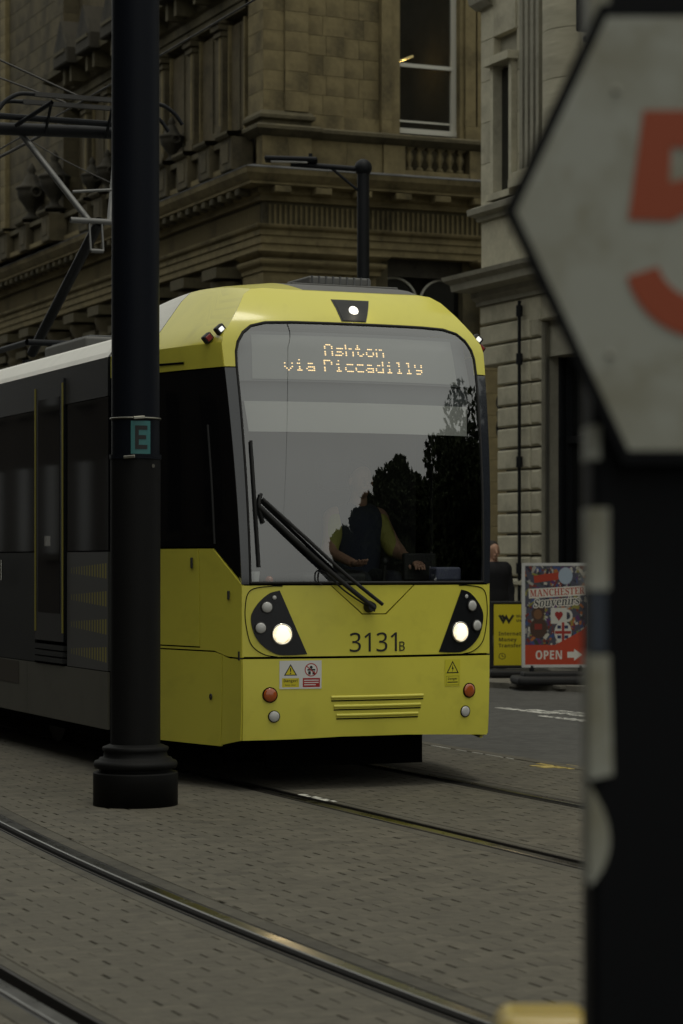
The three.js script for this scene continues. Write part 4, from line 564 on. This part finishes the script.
// ------------------------------------------------------------------ street furniture
{ // overhead line mast in front of the tram
  const o = thing('overhead_line_pole', 'thick black steel pole with a moulded round base, in front of the tram at left', 'pole', [-1.322, 0, -15.52]);
  part('pole_base', lathe([[.001, 0], [.272, 0], [.272, .205], [.268, .212], [.235, .216], [.233, .232], [.236, .236], [.262, .240], [.270, .262], [.262, .284], [.236, .290], [.232, .304], [.206, .308], [.202, .345], [.212, .35], [.212, .372], [.196, .378], [.163, .392]], 48), M.poleSleeve, o);
  part('pole_sleeve', cyl(.160, .160, 1.84, 0, 1.31, 0, 48), M.poleSleeve, o);
  part('pole_shaft', cyl(.154, .150, 8.8, 0, 6.62, 0, 48), M.poleDark, o);
  part('sleeve_collar', [cyl(.166, .166, .03, 0, 2.23, 0, 48)], M.poleDark, o);
  const strap = (y, a0) => { const g = part('clamp_band', [new THREE.TorusGeometry(.160, .006, 6, 48).rotateX(Math.PI / 2).translate(0, y, 0)], M.clampM, o); part('clamp_screw', [rbx(.075, .02, .02, .005)], M.clampM, g, [Math.sin(a0) * .168, y, Math.cos(a0) * .168], [0, a0, .08]); };
  strap(2.475, .22); strap(2.225, -.15);
  part('bolt_head', [cyl(.012, .012, .01).rotateX(Math.PI / 2)], M.clampM, o, [.12, 2.17, .105], [0, .8, 0]);
  const s = thing('letter_plate', 'small teal plate with a black letter E, strapped to the black pole', 'sign', [-1.322, 2.35, -15.52]);
  const R = .163, arc = (a, b, o2 = 0) => [Math.sin(a) * (R + o2), b, Math.cos(a) * (R + o2)];
  part('plate', panel([[-.10, -.105], [.70, -.105], [.70, .105], [-.10, .105]], arc, .006, .06), M.teal, s);
  part('letter', [panel([[.07, -.075], [.21, -.075], [.21, .075], [.07, .075]], (a, b, o2 = 0) => arc(a, b, o2 + .002), .002, .06), ...[[-.075, -.048], [-.012, .014], [.048, .075]].map(([a, b], i) => panel([[.205, a], [i === 1 ? .51 : .56, a], [i === 1 ? .51 : .56, b], [.205, b]], (p, q, o2 = 0) => arc(p, q, o2 + .002), .002, .06))], M.ink, s);
}
{ // street lamp behind the tram
  const p = street(5.15, -11.9), o = thing('street_lamp', 'black street lamp with one arm reaching left above the tram roof', 'street lamp', [.27, .055, -30]);
  part('lamp_post', [cyl(.085, .075, 6.35, 0, 3.175, 0, 20), cyl(.12, .11, 1.2, 0, .6, 0, 20), new THREE.SphereGeometry(.11, 16, 12).translate(0, 6.38, 0)], M.darkMetal, o);
  part('lamp_arm', [rod([0, 6.36, 0], [-.9, 6.43, 0], .035), rod([-.04, 6.08, 0], [-.40, 6.38, 0], .018)], M.darkMetal, o);
  const h = part('lamp_head', rbx(.66, .06, .26, .029, -1.09, 6.45, 0), M.darkMetal, o); part('lamp_glass', rbx(.46, .03, .2, .012, -1.11, 6.415, 0), M.lensGrey, h); part('photocell', cyl(.025, .025, .05, -.85, 6.51, 0, 12), M.darkMetal, h); h.rotation.z = -.03;
}
// near post with the hexagonal sign
const postX = .426, postZ = -3.35;
{
  const o = thing('sign_post', 'black square post close to the camera at right, with white lettering down its edge', 'post', [postX, 0, postZ]);
  part('post_shaft', rbx(.172, 3.4, .14, .012, 0, 1.7, 0), M.postBlack, o);
  part('post_cap', rbx(.2, .06, .17, .012, 0, 3.42, 0), M.postBlack, o);
  const x0 = -.0885, z = .0705, mark = (y0, y1, w, sh) => { const h = y1 - y0; const s = new THREE.Shape(); if (sh === 'bow') { s.moveTo(0, h); s.quadraticCurveTo(w * 1.9, h * .42, 0, 0); s.closePath(); } else { s.moveTo(0, 0); s.lineTo(w, h * (sh ? .04 : 0)); s.lineTo(w * (sh ? .85 : 1), h); s.lineTo(0, h); s.closePath(); } const g = new THREE.ExtrudeGeometry(s, { depth: .002, bevelEnabled: false }); const m = part('white_letter', [g, bx(.002, h, .10, -.0005, h / 2, -.05)], M.signWhiteShaded, o, [x0, y0, z]); };
  mark(1.529, 1.641, .026); mark(1.272, 1.441, .031, 1); mark(1.128, 1.263, .028, 'bow'); mark(2.248, 2.411, .026); mark(1.706, 1.753, .014);
  part('blue_letter', [bx(.022, 1.527 - 1.444, .002, 0, 0, 0)], std([.022, .030, .045], .6), o, [x0 + .011, (1.527 + 1.444) / 2, z + .001]);
  const s = thing('hexagonal_sign', 'white hexagonal sign with black rim and orange red numeral 5, close to the camera', 'sign', [postX + .066, EYE + .444, postZ + .10]);
  const k = 3.25 / 2418, pts = [[-203, 20], [-107, 226], [107, 226], [197, 18], [84, -232], [-84, -232]];
  const hex = f => new THREE.Shape(pts.map(([a, b]) => new THREE.Vector2(a * k * f, (b - 2) * k * f)));
  part('sign_plate', new THREE.ExtrudeGeometry(hex(1), { depth: .004, bevelEnabled: true, bevelSize: .002, bevelThickness: .002, bevelSegments: 1 }), M.postBlack, s);
  const fg = new THREE.ExtrudeGeometry(hex(.945), { depth: .0015, bevelEnabled: false }); part('sign_face', fg, M.signWhiteShaded, s, [0, 0, .0062]);
  const five = new THREE.Shape(); const C = (x, y) => [(x - 705) * k, (224 - y) * k];
  [[640, 106], [770, 106], [770, 143], [668, 143], [666, 178]].forEach((p, i) => i ? five.lineTo(...C(...p)) : five.moveTo(...C(...p)));
  const ell = (cx, cy, rx, ry, a0, a1, n) => { for (let i = 0; i <= n; i++) { const a = (a0 + (a1 - a0) * i / n) * Math.PI / 180; five.lineTo(...C(cx + rx * Math.cos(a), cy - ry * Math.sin(a))); } };
  ell(705, 252, 84, 82, 112, -166, 30); ell(705, 250, 52, 46, -165, 133, 26); five.lineTo(...C(625, 215)); five.closePath();
  part('numeral_five', new THREE.ExtrudeGeometry(five, { depth: .0015, bevelEnabled: false }), M.signRed, s, [0, 0, .0082]);
  for (const [x, y] of [[613, 86], [607, 350]]) part('rivet', new THREE.SphereGeometry(.005, 10, 8), M.clampM, s, [...C(x, y), .008]);
  part('sign_bracket', [bx(.22, .03, .02, -.02, .12, -.015), bx(.22, .03, .02, -.02, -.14, -.015)], M.darkMetal, s);
}
{ // yellow cabinet cropped by the bottom of the frame
  const o = thing('yellow_bollard', 'yellow topped bollard cut off by the bottom edge, left of the black post', 'bollard', [.345, -.022, -4.1]);
  part('bollard_cap', rbx(.16, .12, .16, .03, -.004, .77, 0, 4), M.bollardY, o); part('bollard_body', [rbx(.13, .72, .13, .02, 0, .36, 0), bx(.2, .02, .2, 0, .01, 0)], M.postBlack, o);
}
{ // pavement boards
  const o = thing('souvenir_board', 'souvenir shop pavement board with red arrow panel, on a black base', 'sign board', [2.60, .062, -29.3], .10);
  const art = canvasTex(512, 682, (c, w, h) => {
    const r = rng(12); c.fillStyle = '#4a4a58'; c.fillRect(0, 0, w, h);
    const cols = ['#7c2a1c', '#8f8a3a', '#3a4f86', '#a8a49a', '#5c2c66', '#2c3a30', '#b46a2c', '#c9c4b4', '#26263a'];
    for (let i = 0; i < 420; i++) { c.fillStyle = cols[Math.floor(r() * cols.length)]; c.save(); c.translate(r() * w, r() * h * .86); c.rotate(r() * 3); c.fillRect(-r() * 34, -r() * 12, 10 + r() * 50, 5 + r() * 22); c.restore(); }
    c.fillStyle = '#b3391a'; c.save(); c.translate(70, 70); c.rotate(-.12); c.fillRect(0, 0, 210, 50); c.restore(); c.fillStyle = '#a9b9c9'; c.beginPath(); c.arc(330, 70, 58, 0, 7); c.fill();
    c.fillStyle = '#4a3020'; c.beginPath(); c.arc(105, 330, 52, 0, 7); c.arc(110, 430, 70, 0, 7); c.fill(); c.fillStyle = '#7a5230'; c.beginPath(); c.arc(105, 335, 34, 0, 7); c.fill(); c.fillStyle = '#8c2a18'; c.fillRect(78, 400, 60, 40);
    c.fillStyle = '#d8d6cc'; c.fillRect(210, 290, 130, 110); c.lineWidth = 18; c.strokeStyle = '#d8d6cc'; c.beginPath(); c.arc(345, 345, 34, 0, 7); c.stroke(); c.fillStyle = '#a02018'; c.beginPath(); c.arc(262, 335, 18, 0, 7); c.arc(290, 335, 18, 0, 7); c.fill(); c.beginPath(); c.moveTo(246, 344); c.lineTo(306, 344); c.lineTo(276, 380); c.fill();
    c.fillStyle = '#dcdad0'; c.beginPath(); c.ellipse(310, 460, 70, 78, 0, 0, 7); c.fill(); c.strokeStyle = '#a82a1c'; c.lineWidth = 20; c.beginPath(); c.moveTo(245, 460); c.lineTo(375, 460); c.moveTo(310, 390); c.lineTo(310, 535); c.stroke(); c.fillStyle = '#26305a'; for (const [x, y] of [[272, 420], [330, 420], [272, 488], [330, 488]]) c.fillRect(x - 8, y - 8, 30, 22);
    c.fillStyle = '#c4411c'; c.fillRect(0, h * .80, w, h * .2); c.beginPath(); c.moveTo(0, h * .8); c.lineTo(200, h * .83); c.lineTo(w * .9, h * .66); c.lineTo(w, h * .6); c.lineTo(w, h); c.lineTo(0, h); c.fill();
    c.save(); c.translate(w / 2, 205); c.rotate(-.05); c.fillStyle = '#e4dfd2'; c.fillRect(-225, -56, 470, 66); c.fillStyle = '#b8381c'; c.font = 'bold 66px serif'; c.textAlign = 'center'; c.fillText('MANCHESTER', 8, 0, 450); c.restore();
    c.save(); c.translate(w / 2, 275); c.rotate(-.06); c.lineWidth = 14; c.strokeStyle = '#e4dfd2'; c.font = 'italic bold 74px serif'; c.textAlign = 'center'; c.strokeText('Souvenirs', 0, 0, 380); c.fillStyle = '#20242c'; c.fillText('Souvenirs', 0, 0, 380); c.restore();
    c.fillStyle = '#e8e4da'; c.font = 'bold 84px sans-serif'; c.textAlign = 'left'; c.fillText('OPEN', 82, h * .945, 240); c.beginPath(); c.moveTo(345, h * .87); c.lineTo(400, h * .87); c.lineTo(400, h * .84); c.lineTo(470, h * .90); c.lineTo(400, h * .96); c.lineTo(400, h * .93); c.lineTo(345, h * .93); c.fill();
  });
  const g = new THREE.BoxGeometry(.77, 1.20, .02), em = std([.55, .55, .53], .5); part('poster', g, std([.85, .85, .85], .5, { map: art }), o, [0, .84, .012]);
  part('board_frame', [bx(.84, .035, .05, 0, 1.455, 0), bx(.84, .035, .05, 0, .225, 0), bx(.035, 1.2, .05, -.402, .84, 0), bx(.035, 1.2, .05, .402, .84, 0)], em, o);
  part('board_base', [rbx(1.1, .10, .62, .045, .03, .055, 0, 3), rbx(.9, .08, .3, .03, .03, .12, 0)], M.rubber, o); for (const x of [-.3, .3]) part('spring_foot', cyl(.03, .03, .12, x, .17, 0), M.darkMetal, o);
  const y = thing('money_transfer_board', 'yellow money transfer pavement board with rounded black frame, between tram and souvenir board', 'sign board', [2.22, .062, -31.0], .05);
  const ya = canvasTex(384, 512, (c, w, h) => { c.fillStyle = '#dccb22'; c.fillRect(0, 0, w, h); c.fillStyle = '#141414'; c.lineWidth = 18; c.strokeStyle = '#141414'; c.beginPath(); c.moveTo(40, 90); c.lineTo(70, 148); c.lineTo(92, 104); c.lineTo(112, 148); c.lineTo(146, 90); c.stroke(); c.beginPath(); c.moveTo(62, 90); c.lineTo(84, 132); c.stroke(); c.font = 'bold 34px sans-serif'; c.fillText('Western', 165, 112); c.fillText('Union', 165, 148); c.font = 'bold 42px sans-serif'; c.fillText('International', 34, 262); c.fillText('Money', 34, 312); c.fillText('Transfer', 34, 362); c.lineWidth = 5; c.beginPath(); c.arc(62, 436, 24, 0, 7); c.stroke(); c.beginPath(); c.moveTo(62, 420); c.lineTo(62, 438); c.lineTo(76, 438); c.stroke(); });
  part('panel', new THREE.BoxGeometry(.66, .78, .02), std([.95, .95, .95], .5, { map: ya }), y, [.06, .55, .012]);
  part('board_frame', [rbx(.76, .04, .05, .015, .06, .96, 0), rbx(.76, .04, .05, .015, .06, .14, 0), rbx(.04, .84, .05, .015, -.30, .55, 0), rbx(.04, .84, .05, .015, .42, .55, 0)], M.rubber, y); part('board_base', [rbx(.8, .1, .5, .04, .06, .055, 0, 3)], M.rubber, y);
}
{ // wires
  const wire = (name, label, pts, r) => { const o = thing(name, label, 'wire', [0, 0, 0]); part('wire', [new THREE.TubeGeometry(new THREE.CatmullRomCurve3(pts), 24, r, 5)], M.copper, o); };
  wire('contact_wire', 'overhead contact wire running above the tram to its pantograph', [street(0, -60, 5.93), street(0, -20, 5.93), street(.02, -6.7, 5.92), street(0, 10, 5.93), street(0, 40, 5.93)], .009);
  wire('span_wire', 'upper thin span wire sloping down from the left edge to the pantograph', [V3(-3.985, 6.811, -24.00), V3(-3.390, 6.533, -24.00), V3(-2.615, 6.175, -24.00)], .011);
  wire('span_wire', 'second thin span wire just below the upper one at the left edge', [V3(-4.052, 6.646, -24.40), V3(-3.446, 6.434, -24.40), V3(-2.780, 6.182, -24.40)], .010);
  wire('span_wire', 'dark stay wire rising from the left edge below the pantograph head', [V3(-4.151, 5.458, -25.00), V3(-3.531, 5.737, -25.00), V3(-2.910, 6.068, -25.00)], .018);
  wire('span_wire', 'faint wire sloping down right behind the pantograph arm', [V3(-3.769, 6.526, -28.00), V3(-3.260, 6.225, -28.00), V3(-2.449, 5.831, -28.00)], .007);
}

// ------------------------------------------------------------------ people
function sdf(bones, lo, hi, res, k = .03) {
  const mc = new MarchingCubes(res, new THREE.MeshBasicMaterial(), false, false, 90000); mc.isolation = 0;
  const c = lo.map((a, i) => (a + hi[i]) / 2), hs = lo.map((a, i) => (hi[i] - a) / 2), half = res / 2;
  for (let z = 0; z < res; z++) for (let y = 0; y < res; y++) for (let x = 0; x < res; x++) {
    const p = [c[0] + (x - half) / half * hs[0], c[1] + (y - half) / half * hs[1], c[2] + (z - half) / half * hs[2]]; let d = 1e3;
    for (const [a, b, ra, rb, sx = 1] of bones) {
      const bx0 = b[0] - a[0], by = b[1] - a[1], bz = b[2] - a[2], px = p[0] - a[0], py = p[1] - a[1], pz = p[2] - a[2], L = bx0 * bx0 + by * by + bz * bz;
      const t = L ? Math.max(0, Math.min(1, (px * bx0 + py * by + pz * bz) / L)) : 0, q = Math.hypot((px - bx0 * t) / sx, py - by * t, pz - bz * t) - (ra + (rb - ra) * t);
      const h = Math.max(0, k - Math.abs(d - q)) / k; d = Math.min(d, q) - h * h * k * .25;
    }
    mc.field[x + y * res + z * res * res] = -d;
  }
  mc.update(); const n = mc.count, pos = new Float32Array(n * 3), nor = new Float32Array(n * 3);
  for (let i = 0; i < n; i++) for (let j = 0; j < 3; j++) { pos[i * 3 + j] = c[j] + mc.positionArray[i * 3 + j] * hs[j]; nor[i * 3 + j] = mc.normalArray[i * 3 + j] / hs[j]; }
  const g = new THREE.BufferGeometry(); g.setAttribute('position', new THREE.BufferAttribute(pos, 3)); const s = mergeVertices(g, 1e-5); s.computeVertexNormals(); return s;
}
const headBones = ([x, y, z]) => [[[x, y + .03, z - .01], [x, y + .03, z + .005], .088, .085, .86], [[x, y - .03, z + .02], [x, y - .085, z + .04], .062, .040], [[x, y - .06, z - .02], [x, y - .16, z - .03], .052, .058], [[x, y + .01, z + .095], [x, y - .025, z + .108], .012, .016], [[x - .085, y + .005, z], [x - .085, y - .025, z], .014, .012, .7], [[x + .085, y + .005, z], [x + .085, y - .025, z], .014, .012, .7], [[x - .028, y - .055, z + .09], [x + .028, y - .055, z + .09], .009, .009]];
const handBones = (w, dir, side) => { const b = [], n = V3(...dir).normalize(), s = V3(...side).normalize(), f = n.clone().cross(s), P = (a, c, e) => [w[0] + n.x * a + s.x * c + f.x * e, w[1] + n.y * a + s.y * c + f.y * e, w[2] + n.z * a + s.z * c + f.z * e]; b.push([P(0, 0, 0), P(.08, .022, 0), .024, .018], [P(0, 0, 0), P(.08, -.022, 0), .024, .018], [P(.04, 0, 0), P(.085, 0, 0), .022, .02]); [[-.032, .062], [-.011, .074], [.011, .07], [.031, .056]].forEach(([c, L]) => { b.push([P(.085, c, 0), P(.085 + L * .5, c * 1.05, .008), .0095, .009], [P(.085 + L * .5, c * 1.05, .008), P(.085 + L * .85, c * 1.05, .032), .009, .008]); }); b.push([P(.02, .03, .005), P(.06, .058, .018), .013, .011], [P(.06, .058, .018), P(.088, .062, .03), .011, .009]); return b; };
function box3(bones, pad) { const lo = [9e9, 9e9, 9e9], hi = [-9e9, -9e9, -9e9]; for (const [a, b, ra, rb] of bones) for (const p of [a, b]) for (let i = 0; i < 3; i++) { lo[i] = Math.min(lo[i], p[i] - Math.max(ra, rb) - pad); hi[i] = Math.max(hi[i], p[i] + Math.max(ra, rb) + pad); } return [lo, hi]; }
const field = (bones, res, k) => sdf(bones, ...box3(bones, .02), res, k);
{ // passer-by on the pavement, mostly hidden behind the tram's right edge
  const o = thing('person', 'pedestrian in a dark coat just right of the tram front, partly hidden', 'person', [2.09, .06, -33.4], .35);
  const hd = [0, 1.63, .03];
  const body = [[[0, 1.0, 0], [0, 1.32, .01], .145, .165, 1.2], [[-.16, 1.40, 0], [.16, 1.40, 0], .075, .075], [[-.09, .95, 0], [-.10, .50, .03], .095, .062], [[-.10, .50, .03], [-.10, .09, -.03], .060, .042], [[-.10, .05, -.03], [-.11, .03, .14], .042, .034], [[.09, .95, 0], [.10, .50, -.02], .095, .062], [[.10, .50, -.02], [.10, .09, -.10], .06, .042], [[.10, .05, -.10], [.11, .03, .07], .042, .034], [[-.20, 1.38, 0], [-.25, 1.10, -.02], .055, .045], [[-.25, 1.10, -.02], [-.24, .86, .06], .043, .032], [[.20, 1.38, 0], [.25, 1.10, 0], .055, .045], [[.25, 1.10, 0], [.24, .86, .08], .043, .032], [[0, 1.40, 0], [0, 1.54, .01], .06, .052]];
  const bodyMesh = part('body', [field(body, 72, .05), field(headBones(hd), 56, .02), field(handBones([-.24, .85, .06], [0, -1, .1], [0, 0, 1]), 48, .01), field(handBones([.24, .85, .08], [0, -1, .1], [0, 0, 1]), 48, .01)], M.skin, o);
  const coat = body.filter((_, i) => [0, 1, 8, 9, 10, 11].includes(i)).map(([a, b, ra, rb, s]) => [a, b, ra + .022, rb + .02, s]); coat.push([[0, 1.0, 0], [0, .66, 0], .17, .185, 1.2]);
  part('coat', field(coat, 60, .05), M.coat, bodyMesh); part('trousers', field(body.filter((_, i) => [2, 3, 4, 5, 6, 7].includes(i)).map(([a, b, ra, rb]) => [a, b, ra + .014, rb + .014]), 56, .03), M.trousers, bodyMesh);
  part('hair', field([[[0, 1.69, -.025], [0, 1.69, .0], .094, .09, .9], [[0, 1.62, -.07], [0, 1.55, -.06], .06, .05]], 36, .03), M.hair, bodyMesh);
}
{ // driver seated in the cab
  const p = street(.32, -1.04, 0), o = thing('person', 'tram driver in a yellow high visibility jacket, seated behind the windscreen', 'person', [p.x, .95, p.z], TH);
  const hd = [0, 1.20, .06];
  const body = [[[0, .46, -.08], [0, .86, -.04], .14, .165, 1.2], [[-.16, .94, -.03], [.16, .94, -.03], .07, .07], [[-.10, .46, -.05], [-.13, .46, .34], .09, .068], [[-.13, .46, .34], [-.13, .1, .36], .062, .045], [[-.13, .05, .36], [-.13, .04, .52], .045, .035], [[.10, .46, -.05], [.13, .46, .34], .09, .068], [[.13, .46, .34], [.13, .1, .36], .062, .045], [[.13, .05, .36], [.13, .04, .52], .045, .035], [[-.2, .92, -.03], [-.27, .68, .10], .055, .045], [[-.27, .68, .10], [-.20, .60, .36], .043, .032], [[.2, .92, -.03], [.28, .68, .10], .055, .045], [[.28, .68, .10], [.28, .60, .38], .043, .032], [[0, .95, -.02], [0, 1.1, .02], .06, .052]];
  const bm = part('body', [field(body, 72, .05), field(headBones(hd), 56, .02), field(handBones([-.20, .60, .36], [.2, -.1, 1], [1, 0, 0]), 48, .01), field(handBones([.28, .60, .38], [-.1, -.1, 1], [-1, 0, 0]), 48, .01)], M.skin, o);
  part('shirt', field([[[0, .46, -.07], [0, .88, -.03], .15, .172, 1.2], [[-.1, .94, -.03], [.1, .94, -.03], .08, .08]], 44, .05), M.shirt, bm);
  for (const s of [-1, 1]) part('high_visibility_jacket', field([[[s * .17, .90, -.01], [s * .25, .70, .07], .078, .062]], 48, .04), M.hivis, bm);
  part('trousers', field(body.filter((_, i) => [2, 3, 4, 5, 6, 7].includes(i)).map(([a, b, ra, rb]) => [a, b, ra + .013, rb + .013]), 56, .03), M.trousers, bm);
  part('hair', field([[[0, 1.265, .0], [0, 1.265, .03], .092, .088, .9], [[0, 1.2, -.04], [0, 1.14, -.03], .06, .05]], 36, .03), M.hair, bm);
}
renderer.render(scene, camera);
